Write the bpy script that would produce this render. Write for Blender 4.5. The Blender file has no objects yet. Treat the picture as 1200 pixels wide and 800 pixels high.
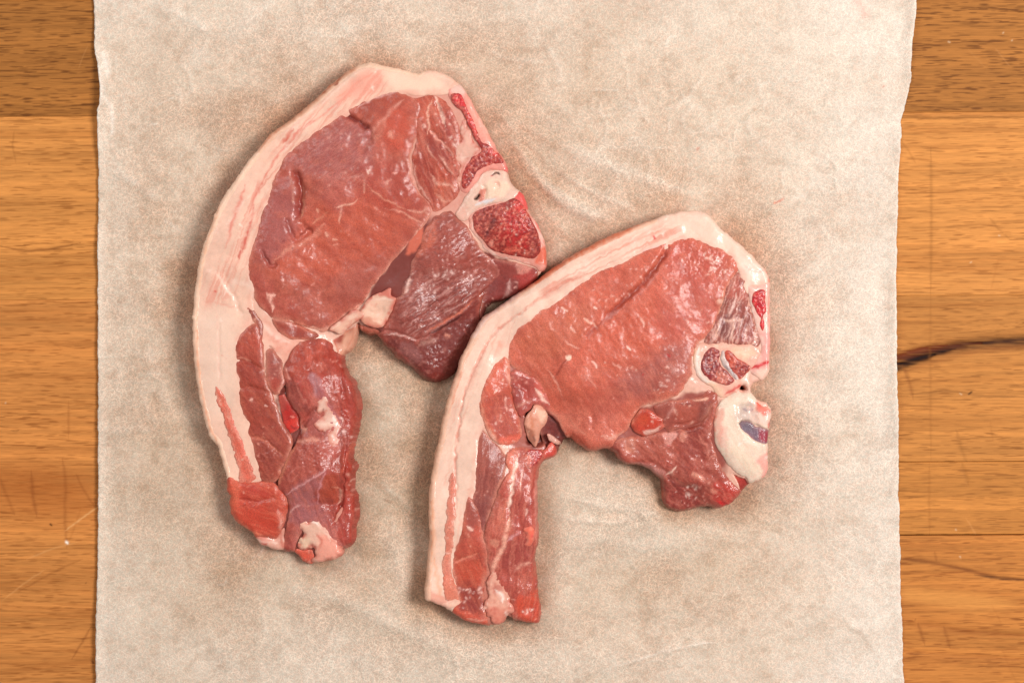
import bpy, math, random
import numpy as np
from mathutils import Vector

# ------------------------------------------------------------------ camera, world, lights, exposure
S = 0.0004                      # metres per photo pixel at table height
CAM_D = 0.80                    # camera height above the board
scene = bpy.context.scene
COL = scene.collection
cam_data = bpy.data.cameras.new("camera")
cam = bpy.data.objects.new("camera", cam_data)
COL.objects.link(cam)
cam.location = (0, 0, CAM_D)
cam.rotation_euler = (0, 0, 0)
cam_data.sensor_width = 36.0
cam_data.lens = 36.0 * CAM_D / (1200 * S)
cam_data.clip_start = 0.01
cam_data.clip_end = 20.0
scene.camera = cam

world = bpy.data.worlds.new("World")
scene.world = world
world.use_nodes = True
bg = world.node_tree.nodes["Background"]
bg.inputs[0].default_value = (1.0, 0.97, 0.93, 1)
bg.inputs[1].default_value = 0.325


def area(name, loc, target, size, power, color=(1, 1, 1)):
    d = bpy.data.lights.new(name, 'AREA')
    d.shape = 'RECTANGLE'
    d.size, d.size_y = size
    d.energy = power
    d.color = color
    o = bpy.data.objects.new(name, d)
    COL.objects.link(o)
    o.location = loc
    v = Vector(target) - Vector(loc)
    o.rotation_euler = v.to_track_quat('-Z', 'Y').to_euler()
    return o


area("key_light", (0.76, 0.16, 1.22), (0.0, 0.0, 0), (0.42, 0.42), 19.3, (1.0, 0.975, 0.945))
area("fill_light", (-0.55, 0.50, 0.90), (0, 0, 0), (0.4, 0.4), 3.4, (1.0, 0.97, 0.95))
scene.view_settings.view_transform = 'Standard'
scene.view_settings.look = 'None'
scene.view_settings.exposure = 0.0
scene.view_settings.gamma = 1.0
scene.view_settings.use_curve_mapping = False

# ------------------------------------------------------------------ numpy helpers


def _hash(ix, iy, seed):
    h = (ix.astype(np.int64) * 374761393 + iy.astype(np.int64) * 668265263 + seed * 974634777) & 0xFFFFFFFF
    h = ((h ^ (h >> 13)) * 1274126177) & 0xFFFFFFFF
    h = ((h ^ (h >> 16)) * 2246822519) & 0xFFFFFFFF
    return ((h ^ (h >> 15)) & 0xFFFFFF) / float(0xFFFFFF)


def vnoise(x, y, seed=0):
    x = np.asarray(x, float); y = np.asarray(y, float)
    ix = np.floor(x); iy = np.floor(y)
    fx = x - ix; fy = y - iy
    ux = fx * fx * fx * (fx * (fx * 6 - 15) + 10); uy = fy * fy * fy * (fy * (fy * 6 - 15) + 10)
    a = _hash(ix, iy, seed); b = _hash(ix + 1, iy, seed)
    c = _hash(ix, iy + 1, seed); d = _hash(ix + 1, iy + 1, seed)
    return (a * (1 - ux) + b * ux) * (1 - uy) + (c * (1 - ux) + d * ux) * uy


def fbm(x, y, seed=0, octs=3):
    """about -1..1"""
    s = 0; a = 1.0; n = 0
    for i in range(octs):
        s = s + a * (vnoise(x * 2 ** i + 17.3 * i, y * 2 ** i - 9.1 * i, seed + i) * 2 - 1)
        n += a; a *= 0.5
    return s / n * 1.4


def lin(c):
    c = np.asarray(c, float) / 255.0
    return np.where(c <= 0.04045, c / 12.92, ((c + 0.055) / 1.055) ** 2.4)


def sstep(x, a, b):
    t = np.clip((x - a) / (b - a), 0, 1)
    return t * t * (3 - 2 * t)


def catmull(P, closed, n=4):
    P = np.asarray(P, float); m = len(P); out = []
    rng = range(m) if closed else range(m - 1)
    for i in rng:
        if closed:
            p0, p1, p2, p3 = P[i - 1], P[i], P[(i + 1) % m], P[(i + 2) % m]
        else:
            p0, p1, p2, p3 = P[max(i - 1, 0)], P[i], P[i + 1], P[min(i + 2, m - 1)]
        for k in range(n):
            t = k / n
            q = 0.5 * ((2 * p1) + (-p0 + p2) * t + (2 * p0 - 5 * p1 + 4 * p2 - p3) * t * t + (-p0 + 3 * p1 - 3 * p2 + p3) * t ** 3)
            out.append(p1 * (1 - t) * 0.35 + p2 * t * 0.35 + q * 0.65 if True else q)
    if not closed:
        out.append(P[-1])
    return np.array(out)


def line_dist(P, X, Y):
    """distance to a polyline and parameter 0..1 along it"""
    best = np.full(X.shape, 1e9); par = np.zeros(X.shape)
    m = len(P) - 1
    for i in range(m):
        ax, ay = P[i]; bx, by = P[i + 1]
        dx, dy = bx - ax, by - ay
        L = dx * dx + dy * dy + 1e-9
        t = np.clip(((X - ax) * dx + (Y - ay) * dy) / L, 0, 1)
        d = (X - ax - t * dx) ** 2 + (Y - ay - t * dy) ** 2
        k = d < best
        best = np.where(k, d, best); par = np.where(k, (i + t) / m, par)
    return np.sqrt(best), par


def poly_sdf(P, X, Y):
    """signed distance, positive inside"""
    best = np.full(X.shape, 1e9); ins = np.zeros(X.shape, bool)
    m = len(P)
    for i in range(m):
        ax, ay = P[i]; bx, by = P[(i + 1) % m]
        dx, dy = bx - ax, by - ay
        L = dx * dx + dy * dy + 1e-9
        t = np.clip(((X - ax) * dx + (Y - ay) * dy) / L, 0, 1)
        d = (X - ax - t * dx) ** 2 + (Y - ay - t * dy) ** 2
        best = np.minimum(best, d)
        if ay != by:
            c = ((ay > Y) != (by > Y)) & (X < (bx - ax) * (Y - ay) / (by - ay) + ax)
            ins ^= c
    return np.where(ins, 1, -1) * np.sqrt(best)


# paint and relief operations, all in photo pixels on a regular grid
def L(pts, w, col, a=0.7, jit=0.0, taper=True): return ('L', pts, w, col, a, jit, taper)
def B(pts, f, col, a=0.7): return ('B', pts, f, col, a)
def SP(n, seed, col, r, a=0.7, pts=None): return ('S', n, seed, col, r, a, pts)  # scattered specks of fat; near-white ones also paint wet glints
def FI(ang, lw, ll, col, a=0.4, pts=None, f=10, seed=3): return ('F', ang, lw, ll, col, a, pts, f, seed)
def NO(scale, col, a=0.5, seed=5, thr=0.0): return ('N', scale, col, a, seed, thr)
def G(pts, w, d): return ('G', pts, w, d)          # groove (d > 0) or ridge (d < 0)
def GB(pts, f, d): return ('H', pts, f, d)         # hollow (d > 0) or swelling (d < 0) over an area
def GN(scale, amp, seed=9, pts=None, f=8, ang=None, st=1.0): return ('Q', scale, amp, seed, pts, f, ang, st)


def region(pts, f, X, Y):
    P = catmull(pts, True, 3)
    return sstep(poly_sdf(P, X, Y), -f * 0.5, f * 0.5)


def window(pts, pad, X, Y):
    P = np.asarray(pts, float)
    x0, y0 = P.min(0) - pad; x1, y1 = P.max(0) + pad
    i0 = int(np.clip(math.floor(y0 - Y[0, 0]), 0, X.shape[0])); i1 = int(np.clip(math.ceil(y1 - Y[0, 0]) + 1, 0, X.shape[0]))
    j0 = int(np.clip(math.floor(x0 - X[0, 0]), 0, X.shape[1])); j1 = int(np.clip(math.ceil(x1 - X[0, 0]) + 1, 0, X.shape[1]))
    return (slice(i0, i1), slice(j0, j1))


def apply_ops(ops, X, Y, C, H, step=1.0):
    wx = X + 1.3 * fbm(X / 6, Y / 6, 71, 2); wy = Y + 1.3 * fbm(X / 6, Y / 6, 91, 2)
    for op in ops:
        k = op[0]
        if k == 'L':
            _, pts, w, col, a, jit, taper = op
            sl = window(pts, w * 3 + 4, X, Y) if step == 1.0 else (slice(None), slice(None))
            if X[sl].size == 0: continue
            d, t = line_dist(catmull(pts, False, 4), wx[sl], wy[sl])
            tp = np.clip(np.minimum(t, 1 - t) * 5, 0.25, 1) if taper else 1
            m = np.exp(-(d / (w * tp)) ** 2) * a
            if jit: m = m * np.clip(1 + jit * fbm(X[sl] / 4, Y[sl] / 4, int(abs(pts[0][0])) % 97, 2), 0, 1.5)
            m = np.clip(m, 0, 1)[..., None]
            C[sl] = C[sl] * (1 - m) + lin(col) * m
        elif k == 'B':
            _, pts, f, col, a = op
            sl = window(pts, f + 4, X, Y) if step == 1.0 else (slice(None), slice(None))
            if X[sl].size == 0: continue
            ww = min(f, 8) * 0.5
            m = region(pts, f, wx[sl] + ww * fbm(X[sl] / 11, Y[sl] / 11, 31, 2), wy[sl] + ww * fbm(X[sl] / 11, Y[sl] / 11, 41, 2)) * a
            m = m[..., None]
            C[sl] = C[sl] * (1 - m) + lin(col) * m
        elif k == 'S':
            _, n, seed, col, r, a, pts = op
            rnd = random.Random(seed)
            P = np.asarray(pts, float) if pts else None
            x0, x1, y0, y1 = (X.min(), X.max(), Y.min(), Y.max()) if P is None else (P[:, 0].min(), P[:, 0].max(), P[:, 1].min(), P[:, 1].max())
            for _i in range(n):
                if _i and rnd.random() < 0.62: px, py = px + rnd.gauss(0, 5), py + rnd.gauss(0, 5)
                else: px, py = rnd.uniform(x0, x1), rnd.uniform(y0, y1)
                rr = r * rnd.uniform(0.5, 1.3); an = rnd.uniform(0, 3.14); el = rnd.uniform(1, 2.2)
                sl = window([(px, py)], rr * 6, X, Y)
                if X[sl].size == 0: continue
                if P is not None and poly_sdf(P, np.array([px]), np.array([py]))[0] < 0: continue
                dx, dy = wx[sl] - px, wy[sl] - py
                u = (dx * math.cos(an) + dy * math.sin(an)) / el; v = -dx * math.sin(an) + dy * math.cos(an)
                m = (np.exp(-(u * u + v * v) / (rr * rr)) * a * rnd.uniform(0.5, 1))[..., None]
                C[sl] = C[sl] * (1 - m) + lin(col) * m
        elif k == 'F':
            _, ang, lw, ll, col, a, pts, f, seed = op
            ca, sa = math.cos(math.radians(ang)), math.sin(math.radians(ang))
            u = wx * ca + wy * sa; v = -wx * sa + wy * ca
            m = sstep(fbm(u / ll, v / lw, seed, 3), -0.15, 0.65) * a
            if pts: m = m * region(pts, f, wx, wy)
            m = m[..., None]
            C[:] = C * (1 - m) + lin(col) * m
        elif k == 'N':
            _, sc, col, a, seed, thr = op
            m = (sstep(fbm(X / sc, Y / sc, seed, 4), thr - 0.25, thr + 0.55) * a)[..., None]
            C[:] = C * (1 - m) + lin(col) * m
        elif k == 'G' and H is not None:
            _, pts, w, d = op
            sl = window(pts, w * 3 + 4, X, Y) if step == 1.0 else (slice(None), slice(None))
            if X[sl].size == 0: continue
            dd, t = line_dist(catmull(pts, False, 4), wx[sl], wy[sl])
            H[sl] -= 1.4 * d * np.exp(-(dd / w) ** 2) * np.clip(np.minimum(t, 1 - t) * 6, 0.15, 1)
        elif k == 'H' and H is not None:
            _, pts, f, d = op
            sl = window(pts, f + 4, X, Y)
            if X[sl].size == 0: continue
            H[sl] -= d * region(pts, f, wx[sl], wy[sl])
        elif k == 'Q' and H is not None:
            _, sc, amp, seed, pts, f, ang, st = op
            if ang is None:
                q = fbm(X / sc, Y / sc, seed, 3) * (0.3 if sc < 6 else 0.8)
            else:
                ca, sa = math.cos(math.radians(ang)), math.sin(math.radians(ang))
                q = fbm((X * ca + Y * sa) / (sc * st), (-X * sa + Y * ca) / sc, seed, 3) * 0.32
            if pts: q = q * region(pts, f, X, Y)
            H += amp * q


# ------------------------------------------------------------------ objects
def link(name, data, parent=None):
    o = bpy.data.objects.new(name, data)
    COL.objects.link(o)
    if parent is not None:
        o.parent = parent
    return o


def make_mesh(name, V, faces_quads, extra_polys, cols, mat, smooth=True, alpha=None):
    me = bpy.data.meshes.new(name)
    nq = len(faces_quads)
    loops = faces_quads.astype(np.int32).ravel()
    starts = np.arange(nq) * 4; tot = np.full(nq, 4)
    for p in extra_polys:
        starts = np.append(starts, len(loops)); tot = np.append(tot, len(p))
        loops = np.concatenate([loops, np.asarray(p, np.int32)])
    me.vertices.add(len(V)); me.vertices.foreach_set("co", np.ascontiguousarray(V, np.float32).ravel())
    me.loops.add(len(loops)); me.loops.foreach_set("vertex_index", loops.astype(np.int32))
    me.polygons.add(len(starts)); me.polygons.foreach_set("loop_start", starts.astype(np.int32))
    try:
        me.polygons.foreach_set("loop_total", tot.astype(np.int32))
    except Exception:
        pass
    me.polygons.foreach_set("use_smooth", np.full(len(starts), smooth))
    me.update(calc_edges=True)
    at = me.attributes.new("col", 'FLOAT_COLOR', 'POINT')
    c4 = np.ones((len(V), 4), np.float32); c4[:, :3] = cols
    if alpha is not None: c4[:, 3] = alpha
    at.data.foreach_set("color", c4.ravel())
    me.materials.append(mat)
    me.validate()
    return me


# ------------------------------------------------------------------ materials
def nodes(name):
    m = bpy.data.materials.new(name)
    m.use_nodes = True
    nt = m.node_tree
    return m, nt, nt.nodes["Principled BSDF"]


def N(nt, t, **kw):
    n = nt.nodes.new(t)
    for k, v in kw.items():
        if k in n.inputs: n.inputs[k].default_value = v
        else: setattr(n, k, v)
    return n


def flesh(name, var=0.25, rough=0.5, coat=0.38, sss=0.08, rad=(0.7, 0.25, 0.2), b1=(2700, 0.24), b2=(900, 0.03), scale=0.0007, fine=2200):
    m, nt, p = nodes(name)
    lk = nt.links.new
    at = N(nt, 'ShaderNodeAttribute', attribute_name="col")
    tc = N(nt, 'ShaderNodeTexCoord')
    n1 = N(nt, 'ShaderNodeTexNoise', Scale=fine, Detail=3.0)
    lk(tc.outputs['Object'], n1.inputs['Vector'])
    r = N(nt, 'ShaderNodeMapRange'); r.inputs[1].default_value = 0.3; r.inputs[2].default_value = 0.7
    r.inputs[3].default_value = 1 - var; r.inputs[4].default_value = 1 + var
    lk(n1.outputs[0], r.inputs[0])
    mx = N(nt, 'ShaderNodeMix', data_type='RGBA', blend_type='MULTIPLY'); mx.inputs[0].default_value = 1.0
    lk(at.outputs['Color'], mx.inputs[6]); lk(r.outputs[0], mx.inputs[7])
    lk(mx.outputs[2], p.inputs['Base Color'])
    p.inputs['Roughness'].default_value = rough
    p.inputs['Coat Weight'].default_value = coat
    p.inputs['Coat Roughness'].default_value = 0.07
    p.inputs['Specular IOR Level'].default_value = 0.325
    p.inputs['Subsurface Weight'].default_value = sss
    p.inputs['Subsurface Radius'].default_value = rad
    p.inputs['Subsurface Scale'].default_value = scale
    nb = N(nt, 'ShaderNodeTexNoise', Scale=b2[0], Detail=2.0)
    na = N(nt, 'ShaderNodeTexNoise', Scale=b1[0], Detail=2.0)
    lk(tc.outputs['Object'], nb.inputs['Vector']); lk(tc.outputs['Object'], na.inputs['Vector'])
    bu2 = N(nt, 'ShaderNodeBump', Strength=b2[1], Distance=0.0006)
    bu1 = N(nt, 'ShaderNodeBump', Strength=b1[1], Distance=0.0003)
    lk(nb.outputs[0], bu2.inputs['Height']); lk(na.outputs[0], bu1.inputs['Height'])
    lk(bu2.outputs[0], bu1.inputs['Normal'])
    lk(bu1.outputs[0], p.inputs['Normal']); lk(bu1.outputs[0], p.inputs['Coat Normal'])
    return m


M_LEAN = flesh("lean_meat")
M_FAT = flesh("pork_fat", var=0.06, rough=0.42, coat=0.22, sss=0.12, rad=(1, 0.55, 0.4), b1=(2600, 0.06), b2=(400, 0.06), scale=0.0010)
M_BONE = flesh("bone", var=0.1, rough=0.45, coat=0.3, sss=0.12, b1=(2600, 0.1), b2=(700, 0.1))
M_MARROW = flesh("spongy_bone", var=0.3, rough=0.4, coat=0.35, sss=0.05, b1=(2400, 0.35), b2=(1100, 0.2), fine=1700)

# ------------------------------------------------------------------ wooden board
BOARD_ROT = math.radians(0.286)          # seams fall towards the left of the photograph


def wood_material():
    m, nt, p = nodes("oiled_wood")
    lk = nt.links.new
    at = N(nt, 'ShaderNodeAttribute', attribute_name="col")
    tc = N(nt, 'ShaderNodeTexCoord')
    mp = N(nt, 'ShaderNodeMapping'); mp.inputs['Scale'].default_value = (120, 2200, 2200)
    lk(tc.outputs['Object'], mp.inputs['Vector'])
    n1 = N(nt, 'ShaderNodeTexNoise', Scale=1.0, Detail=4.0, Roughness=0.6)
    lk(mp.outputs[0], n1.inputs['Vector'])
    r = N(nt, 'ShaderNodeMapRange'); r.inputs[1].default_value = 0.3; r.inputs[2].default_value = 0.7
    r.inputs[3].default_value = 0.84; r.inputs[4].default_value = 1.14
    lk(n1.outputs[0], r.inputs[0])
    mx = N(nt, 'ShaderNodeMix', data_type='RGBA', blend_type='MULTIPLY'); mx.inputs[0].default_value = 1.0
    lk(at.outputs['Color'], mx.inputs[6]); lk(r.outputs[0], mx.inputs[7])
    lk(mx.outputs[2], p.inputs['Base Color'])
    p.inputs['Roughness'].default_value = 0.6
    p.inputs['Specular IOR Level'].default_value = 0.1
    bu = N(nt, 'ShaderNodeBump', Strength=0.25, Distance=0.0002)
    lk(n1.outputs[0], bu.inputs['Height']); lk(bu.outputs[0], p.inputs['Normal'])
    return m


M_WOOD = wood_material()
board = link("wooden_board", None)
board.rotation_euler = (0, 0, BOARD_ROT)
board["label"] = "oiled butcher block board of long horizontal planks under the baking paper"
board["category"] = "wooden board"


def plank(x0, x1, y0, y1, base, dark, seed, gap=0.06, figure=1.0, dashes=0.0, ops=(), dlen=26, broad=0.5):
    """one stave; coordinates are board pixels (x right, y down, centred like the photograph)"""
    def frange(a, b, s): return list(np.arange(a, b, s))
    xs = []
    for a, b, s in ((-500, -12, 7), (-12, 132, 0.9), (132, 1036, 20), (1036, 1212, 0.9), (1212, 1701, 7)):
        xs += [x for x in frange(a, b, s)]
    xs = np.array([x0 + gap] + [x for x in xs if x0 + gap + 0.5 < x < x1 - gap - 0.5] + [x1 - gap])
    ys = np.array([y0 + gap, y0 + gap + 0.5] + frange(y0 + gap + 1.2, y1 - gap - 1.2, 0.9 if (y1 > -30 and y0 < 830) else 20) + [y1 - gap - 0.5, y1 - gap])
    if y0 < -30: ys = np.array([y for y in ys if y > -12 or abs(y - ys[0]) < 1])
    if y0 < -30: ys = np.unique(np.concatenate([ys[:1], np.arange(y0 + 3, min(y1, -12), 2.5), ys[1:]]))
    if y1 > 830: ys = np.array([y for y in ys if y < 812] + frange(812, y1 - 3, 2.5) + [y1 - gap])
    X, Y = np.meshgrid(xs, ys)
    C = np.empty(X.shape + (3,)); C[:] = lin(base)
    Z = np.zeros(X.shape)
    wob = 4 * fbm(X / 260, Y / 70, seed + 5, 2)
    u, v = X, Y + wob
    g = fbm(u / 420, v / 22, seed, 3)[..., None]
    C *= 1 + broad * 0.28 * g
    red = sstep(fbm(u / 340, v / 9, seed + 2, 4), 0.05, 1.0)[..., None] * figure
    C[:] = C * (1 - 0.38 * red) + lin(dark) * 0.38 * red
    f = fbm(u / 130, v / 2.0, seed + 7, 3)
    C *= (1 + 0.17 * f)[..., None]
    pale = sstep(fbm(u / 260, v / 7, seed + 17, 3), 0.2, 0.9)[..., None]
    C *= 1 + 0.07 * pale
    # pores: short dark dashes along the grain
    po = vnoise(u / dlen + 3 * vnoise(u / 300, v / 3, seed), v / 1.5, seed + 11) * 0.65 + vnoise(u / (dlen * .5), v / 1.3, seed + 13) * 0.35
    pm = sstep(po, 0.80 - 0.16 * dashes, 0.92 - 0.10 * dashes) * (0.3 + 0.42 * dashes)
    C[:] = C * (1 - pm[..., None]) + lin((84, 42, 14)) * pm[..., None]
    po2 = vnoise(u / 15 + 2 * vnoise(u / 200, v / 2, seed), v / 0.95, seed + 21)
    p2 = (sstep(po2, 0.62, 0.95) * (0.5 + 0.3 * vnoise(u / 90, v / 14, seed + 23)))[..., None]
    C[:] = C * (1 - p2) + lin(dark) * 0.8 * p2
    Z -= pm * 0.12
    # fine scratches and knife marks
    rnd = random.Random(seed)
    o2 = list(ops)
    for i in range(3):
        sx = rnd.choice((rnd.uniform(0, 115), rnd.uniform(1055, 1200))); sy = rnd.uniform(max(y0, 0), min(y1, 800))
        an = rnd.choice((rnd.gauss(90, 25), rnd.gauss(-40, 12))); ln = rnd.uniform(12, 45)
        ex, ey = sx + ln * math.cos(math.radians(an)), sy - ln * math.sin(math.radians(an))
        dk = rnd.random() < 0.55
        o2.append(L([(sx, sy), ((sx + ex) / 2 + rnd.uniform(-1, 1), (sy + ey) / 2), (ex, ey)], rnd.uniform(0.7, 1.5), dark if dk else tuple(min(255, c + 40) for c in base), rnd.uniform(0.12, 0.35)))
    for i in range(3):
        sx = rnd.choice((rnd.uniform(0, 115), rnd.uniform(1055, 1200))); sy = rnd.uniform(max(y0, 0), min(y1, 800))
        o2.append(L([(sx, sy), (sx + rnd.uniform(0.5, 2), sy + rnd.uniform(-1.5, 1.5))], 0.8, (240, 215, 180) if rnd.random() < 0.6 else (70, 35, 12), 0.6, 0, False))
    for op in o2:
        if op[0] == 'L':
            P = np.asarray(op[1], float)
            xx0, yy0 = P.min(0) - 8; xx1, yy1 = P.max(0) + 8
            j = np.where((xs > xx0) & (xs < xx1))[0]; i = np.where((ys > yy0) & (ys < yy1))[0]
            if len(i) < 2 or len(j) < 2: continue
            sl = (slice(i[0], i[-1] + 1), slice(j[0], j[-1] + 1))
            d, t = line_dist(catmull(op[1], False, 4), X[sl] + 0.6 * fbm(X[sl] / 5, Y[sl] / 5, 3), Y[sl] + 0.6 * fbm(X[sl] / 9, Y[sl] / 3, 4))
            tp = np.clip(np.minimum(t, 1 - t) * 5, 0.25, 1) if op[6] else 1
            m = (np.exp(-(d / (op[2] * tp)) ** 2) * op[4] * (0.65 if op[4] < 0.65 else 1))[..., None]
            if op[5]: m = m * np.clip(0.9 + op[5] * fbm(X[sl] / 25, Y[sl] / 1.6, 19, 2), 0, 1)[..., None]
            Cs = C[sl]; C[sl] = Cs * (1 - m) + lin(op[3]) * m
            Z[sl] -= m[..., 0] * (1.2 if op[2] > 2.5 else 0.25)
        elif op[0] == 'B':
            m = (region(op[1], op[2], X, Y) * op[4])[..., None]
            C[:] = C * (1 - m) + lin(op[3]) * m
    # eased edges
    Z[0, :] = Z[-1, :] = -4 * gap; Z[:, 0] = Z[:, -1] = -0.5
    nx, ny = len(xs), len(ys)
    V = np.stack([(X - 600) * S, (400 - Y) * S, Z * S], -1).reshape(-1, 3)
    idx = np.arange(nx * ny).reshape(ny, nx)
    q = np.stack([idx[1:, :-1], idx[1:, 1:], idx[:-1, 1:], idx[:-1, :-1]], -1).reshape(-1, 4)
    ring = np.concatenate([idx[0, :], idx[1:, -1], idx[-1, -2::-1], idx[-2:0:-1, 0]])
    low = V[ring].copy(); low[:, 2] = -0.03
    n0 = len(V); rl = len(ring)
    V = np.concatenate([V, low])
    a = np.arange(rl); b = (a + 1) % rl
    w = np.stack([ring[a], ring[b], n0 + b, n0 + a], -1)
    cols = np.concatenate([C.reshape(-1, 3), C.reshape(-1, 3)[ring]])
    me = make_mesh("plank", V, np.concatenate([q, w]), [list(n0 + np.arange(rl))], cols, M_WOOD)
    return link("plank", me, board)


OAK, OAKD = (166, 106, 50), (116, 66, 26)
plank(-500, 1700, -420, -1.5, OAK, OAKD, 3, dashes=0.6)
plank(-500, 1700, -1.5, 134.0, OAK, OAKD, 11, dashes=1.0, figure=0.7, dlen=22)
plank(-500, 1700, 134.0, 348.5, (206, 136, 70), (160, 94, 40), 23, dashes=0.1, ops=[
    L([(-2, 285), (30, 291), (60, 289), (95, 282)], 1.6, (120, 64, 26), 0.7, 0.4),
    L([(1040, 139), (1100, 141), (1220, 140)], 1.6, (120, 70, 26), 0.7, 0.4),
    L([(1048, 224), (1100, 226), (1220, 223)], 1.4, (120, 70, 28), 0.6, 0.4),
    L([(1048, 268), (1120, 268), (1220, 259)], 1.4, (126, 74, 30), 0.6, 0.4),
    L([(1092, 175), (1092, 250), (1091, 350)], 2.0, (135, 82, 34), 0.5),
    L([(1056, 165), (1066, 180), (1074, 194)], 1.5, (150, 92, 40), 0.5),
    L([(1160, 258), (1170, 270), (1184, 284)], 1.5, (140, 86, 36), 0.5),
    L([(18, 150), (16, 170), (20, 190)], 1.2, (140, 84, 36), 0.5)])
plank(-500, 610, 348.5, 900, (203, 131, 68), (154, 86, 36), 37, dashes=0.05, ops=[
    B([(-10, 545), (40, 540), (100, 560), (110, 600), (50, 605), (-10, 590)], 50, (170, 92, 38), 0.55),
    L([(-5, 548), (12, 590), (16, 600)], 2.2, (130, 66, 26), 0.45),
    L([(36, 548), (38, 580), (42, 602)], 2.4, (120, 58, 22), 0.55),
    L([(72, 535), (76, 560), (75, 600), (77, 640)], 2.2, (130, 66, 26), 0.5),
    L([(80, 468), (80, 510)], 1.6, (140, 76, 32), 0.5),
    L([(88, 552), (94, 566), (110, 592)], 1.6, (130, 66, 26), 0.5),
    L([(74, 620), (95, 604), (116, 590)], 1.1, (225, 165, 105), 0.7),
    L([(20, 690), (60, 668), (96, 652)], 1.3, (130, 70, 28), 0.55),
    L([(2, 700), (30, 678), (52, 664)], 1.1, (220, 158, 98), 0.5),
    L([(82, 770), (94, 750), (106, 730)], 1.4, (110, 54, 20), 0.6),
    L([(30, 652), (60, 640), (90, 632)], 1.0, (225, 165, 105), 0.5),
    L([(76, 632), (78, 633)], 1.4, (250, 240, 225), 0.95, 0, False),
    L([(58, 611), (59, 612)], 1.2, (60, 28, 10), 0.9, 0, False),
    L([(12, 501), (18, 502), (22, 500)], 0.9, (80, 50, 26), 0.6),
    L([(60, 705), (120, 707)], 1.2, (140, 74, 28), 0.5, 0.3),
    L([(-5, 784), (60, 778), (120, 768)], 4.5, (140, 72, 26), 0.45, 0.4),
    L([(106, 774), (108, 772)], 2.2, (90, 44, 14), 0.7)])
plank(610, 1700, 348.5, 543.0, (190, 124, 62), (146, 86, 36), 53, dashes=0.05, ops=[
    L([(1030, 436), (1052, 428), (1085, 417), (1125, 408), (1165, 404), (1215, 402)], 6.5, (44, 16, 10), 0.97, 0.35, False),
    L([(1036, 426), (1062, 420), (1100, 411), (1150, 405)], 5.5, (84, 34, 18), 0.8, 0.9),
    L([(1042, 437), (1066, 428), (1096, 418)], 4.0, (30, 10, 8), 0.95, 0.5),
    L([(1040, 424), (1075, 412), (1110, 407)], 3.5, (110, 44, 22), 0.8, 0.6),
    L([(1048, 430), (1080, 421), (1120, 411)], 2.2, (24, 8, 8), 0.95, 0.4),
    L([(1060, 438), (1100, 424), (1160, 412), (1215, 408)], 4.0, (128, 62, 26), 0.45, 0.4),
    L([(1058, 430), (1064, 446), (1070, 470)], 2.4, (120, 64, 28), 0.6),
    L([(1060, 466), (1110, 460), (1150, 466), (1215, 468)], 1.2, (84, 44, 18), 0.6, 0.3),
    L([(1050, 476), (1090, 478), (1130, 482)], 1.2, (120, 66, 26), 0.5, 0.3),
    L([(1091, 350), (1090, 420), (1090, 545)], 1.8, (140, 84, 36), 0.4),
    L([(1120, 505), (1126, 530), (1133, 545)], 2.4, (130, 80, 34), 0.45),
    L([(1135, 464), (1138, 462)], 1.2, (40, 20, 10), 0.8, 0, False)])
plank(610, 1700, 543.0, 629.0, (192, 124, 60), (148, 88, 38), 67, gap=0.45, dashes=0.05, ops=[
    L([(1088, 545), (1088, 630)], 1.8, (140, 82, 34), 0.4),
    L([(1050, 602), (1080, 600), (1120, 602)], 1.6, (120, 62, 24), 0.5, 0.4),
    L([(1126, 545), (1134, 570)], 2.6, (130, 80, 34), 0.4)])
plank(610, 1700, 629.0, 900, (190, 120, 58), (144, 78, 32), 83, gap=0.45, dashes=0.05, ops=[
    L([(1050, 656), (1085, 660), (1120, 667), (1160, 677), (1215, 683)], 2.4, (96, 42, 18), 0.65, 0.4),
    L([(1140, 676), (1180, 681), (1215, 683)], 1.6, (50, 18, 12), 0.7, 0.3),
    L([(1060, 686), (1090, 676), (1130, 672)], 1.5, (128, 62, 24), 0.5, 0.3),
    B([(1060, 690), (1150, 700), (1190, 712), (1140, 718), (1060, 705)], 14, (214, 144, 74), 0.6),
    L([(1055, 735), (1090, 734), (1130, 742), (1215, 748)], 4.5, (134, 66, 24), 0.6, 0.5),
    L([(1074, 732), (1082, 758)], 2.0, (110, 52, 18), 0.55),
    L([(1104, 736), (1112, 762)], 2.2, (110, 52, 18), 0.5),
    L([(1050, 765), (1100, 768), (1215, 776)], 3.0, (140, 70, 26), 0.5, 0.4),
    L([(1094, 648), (1096, 660)], 1.6, (120, 60, 24), 0.5)])


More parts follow.
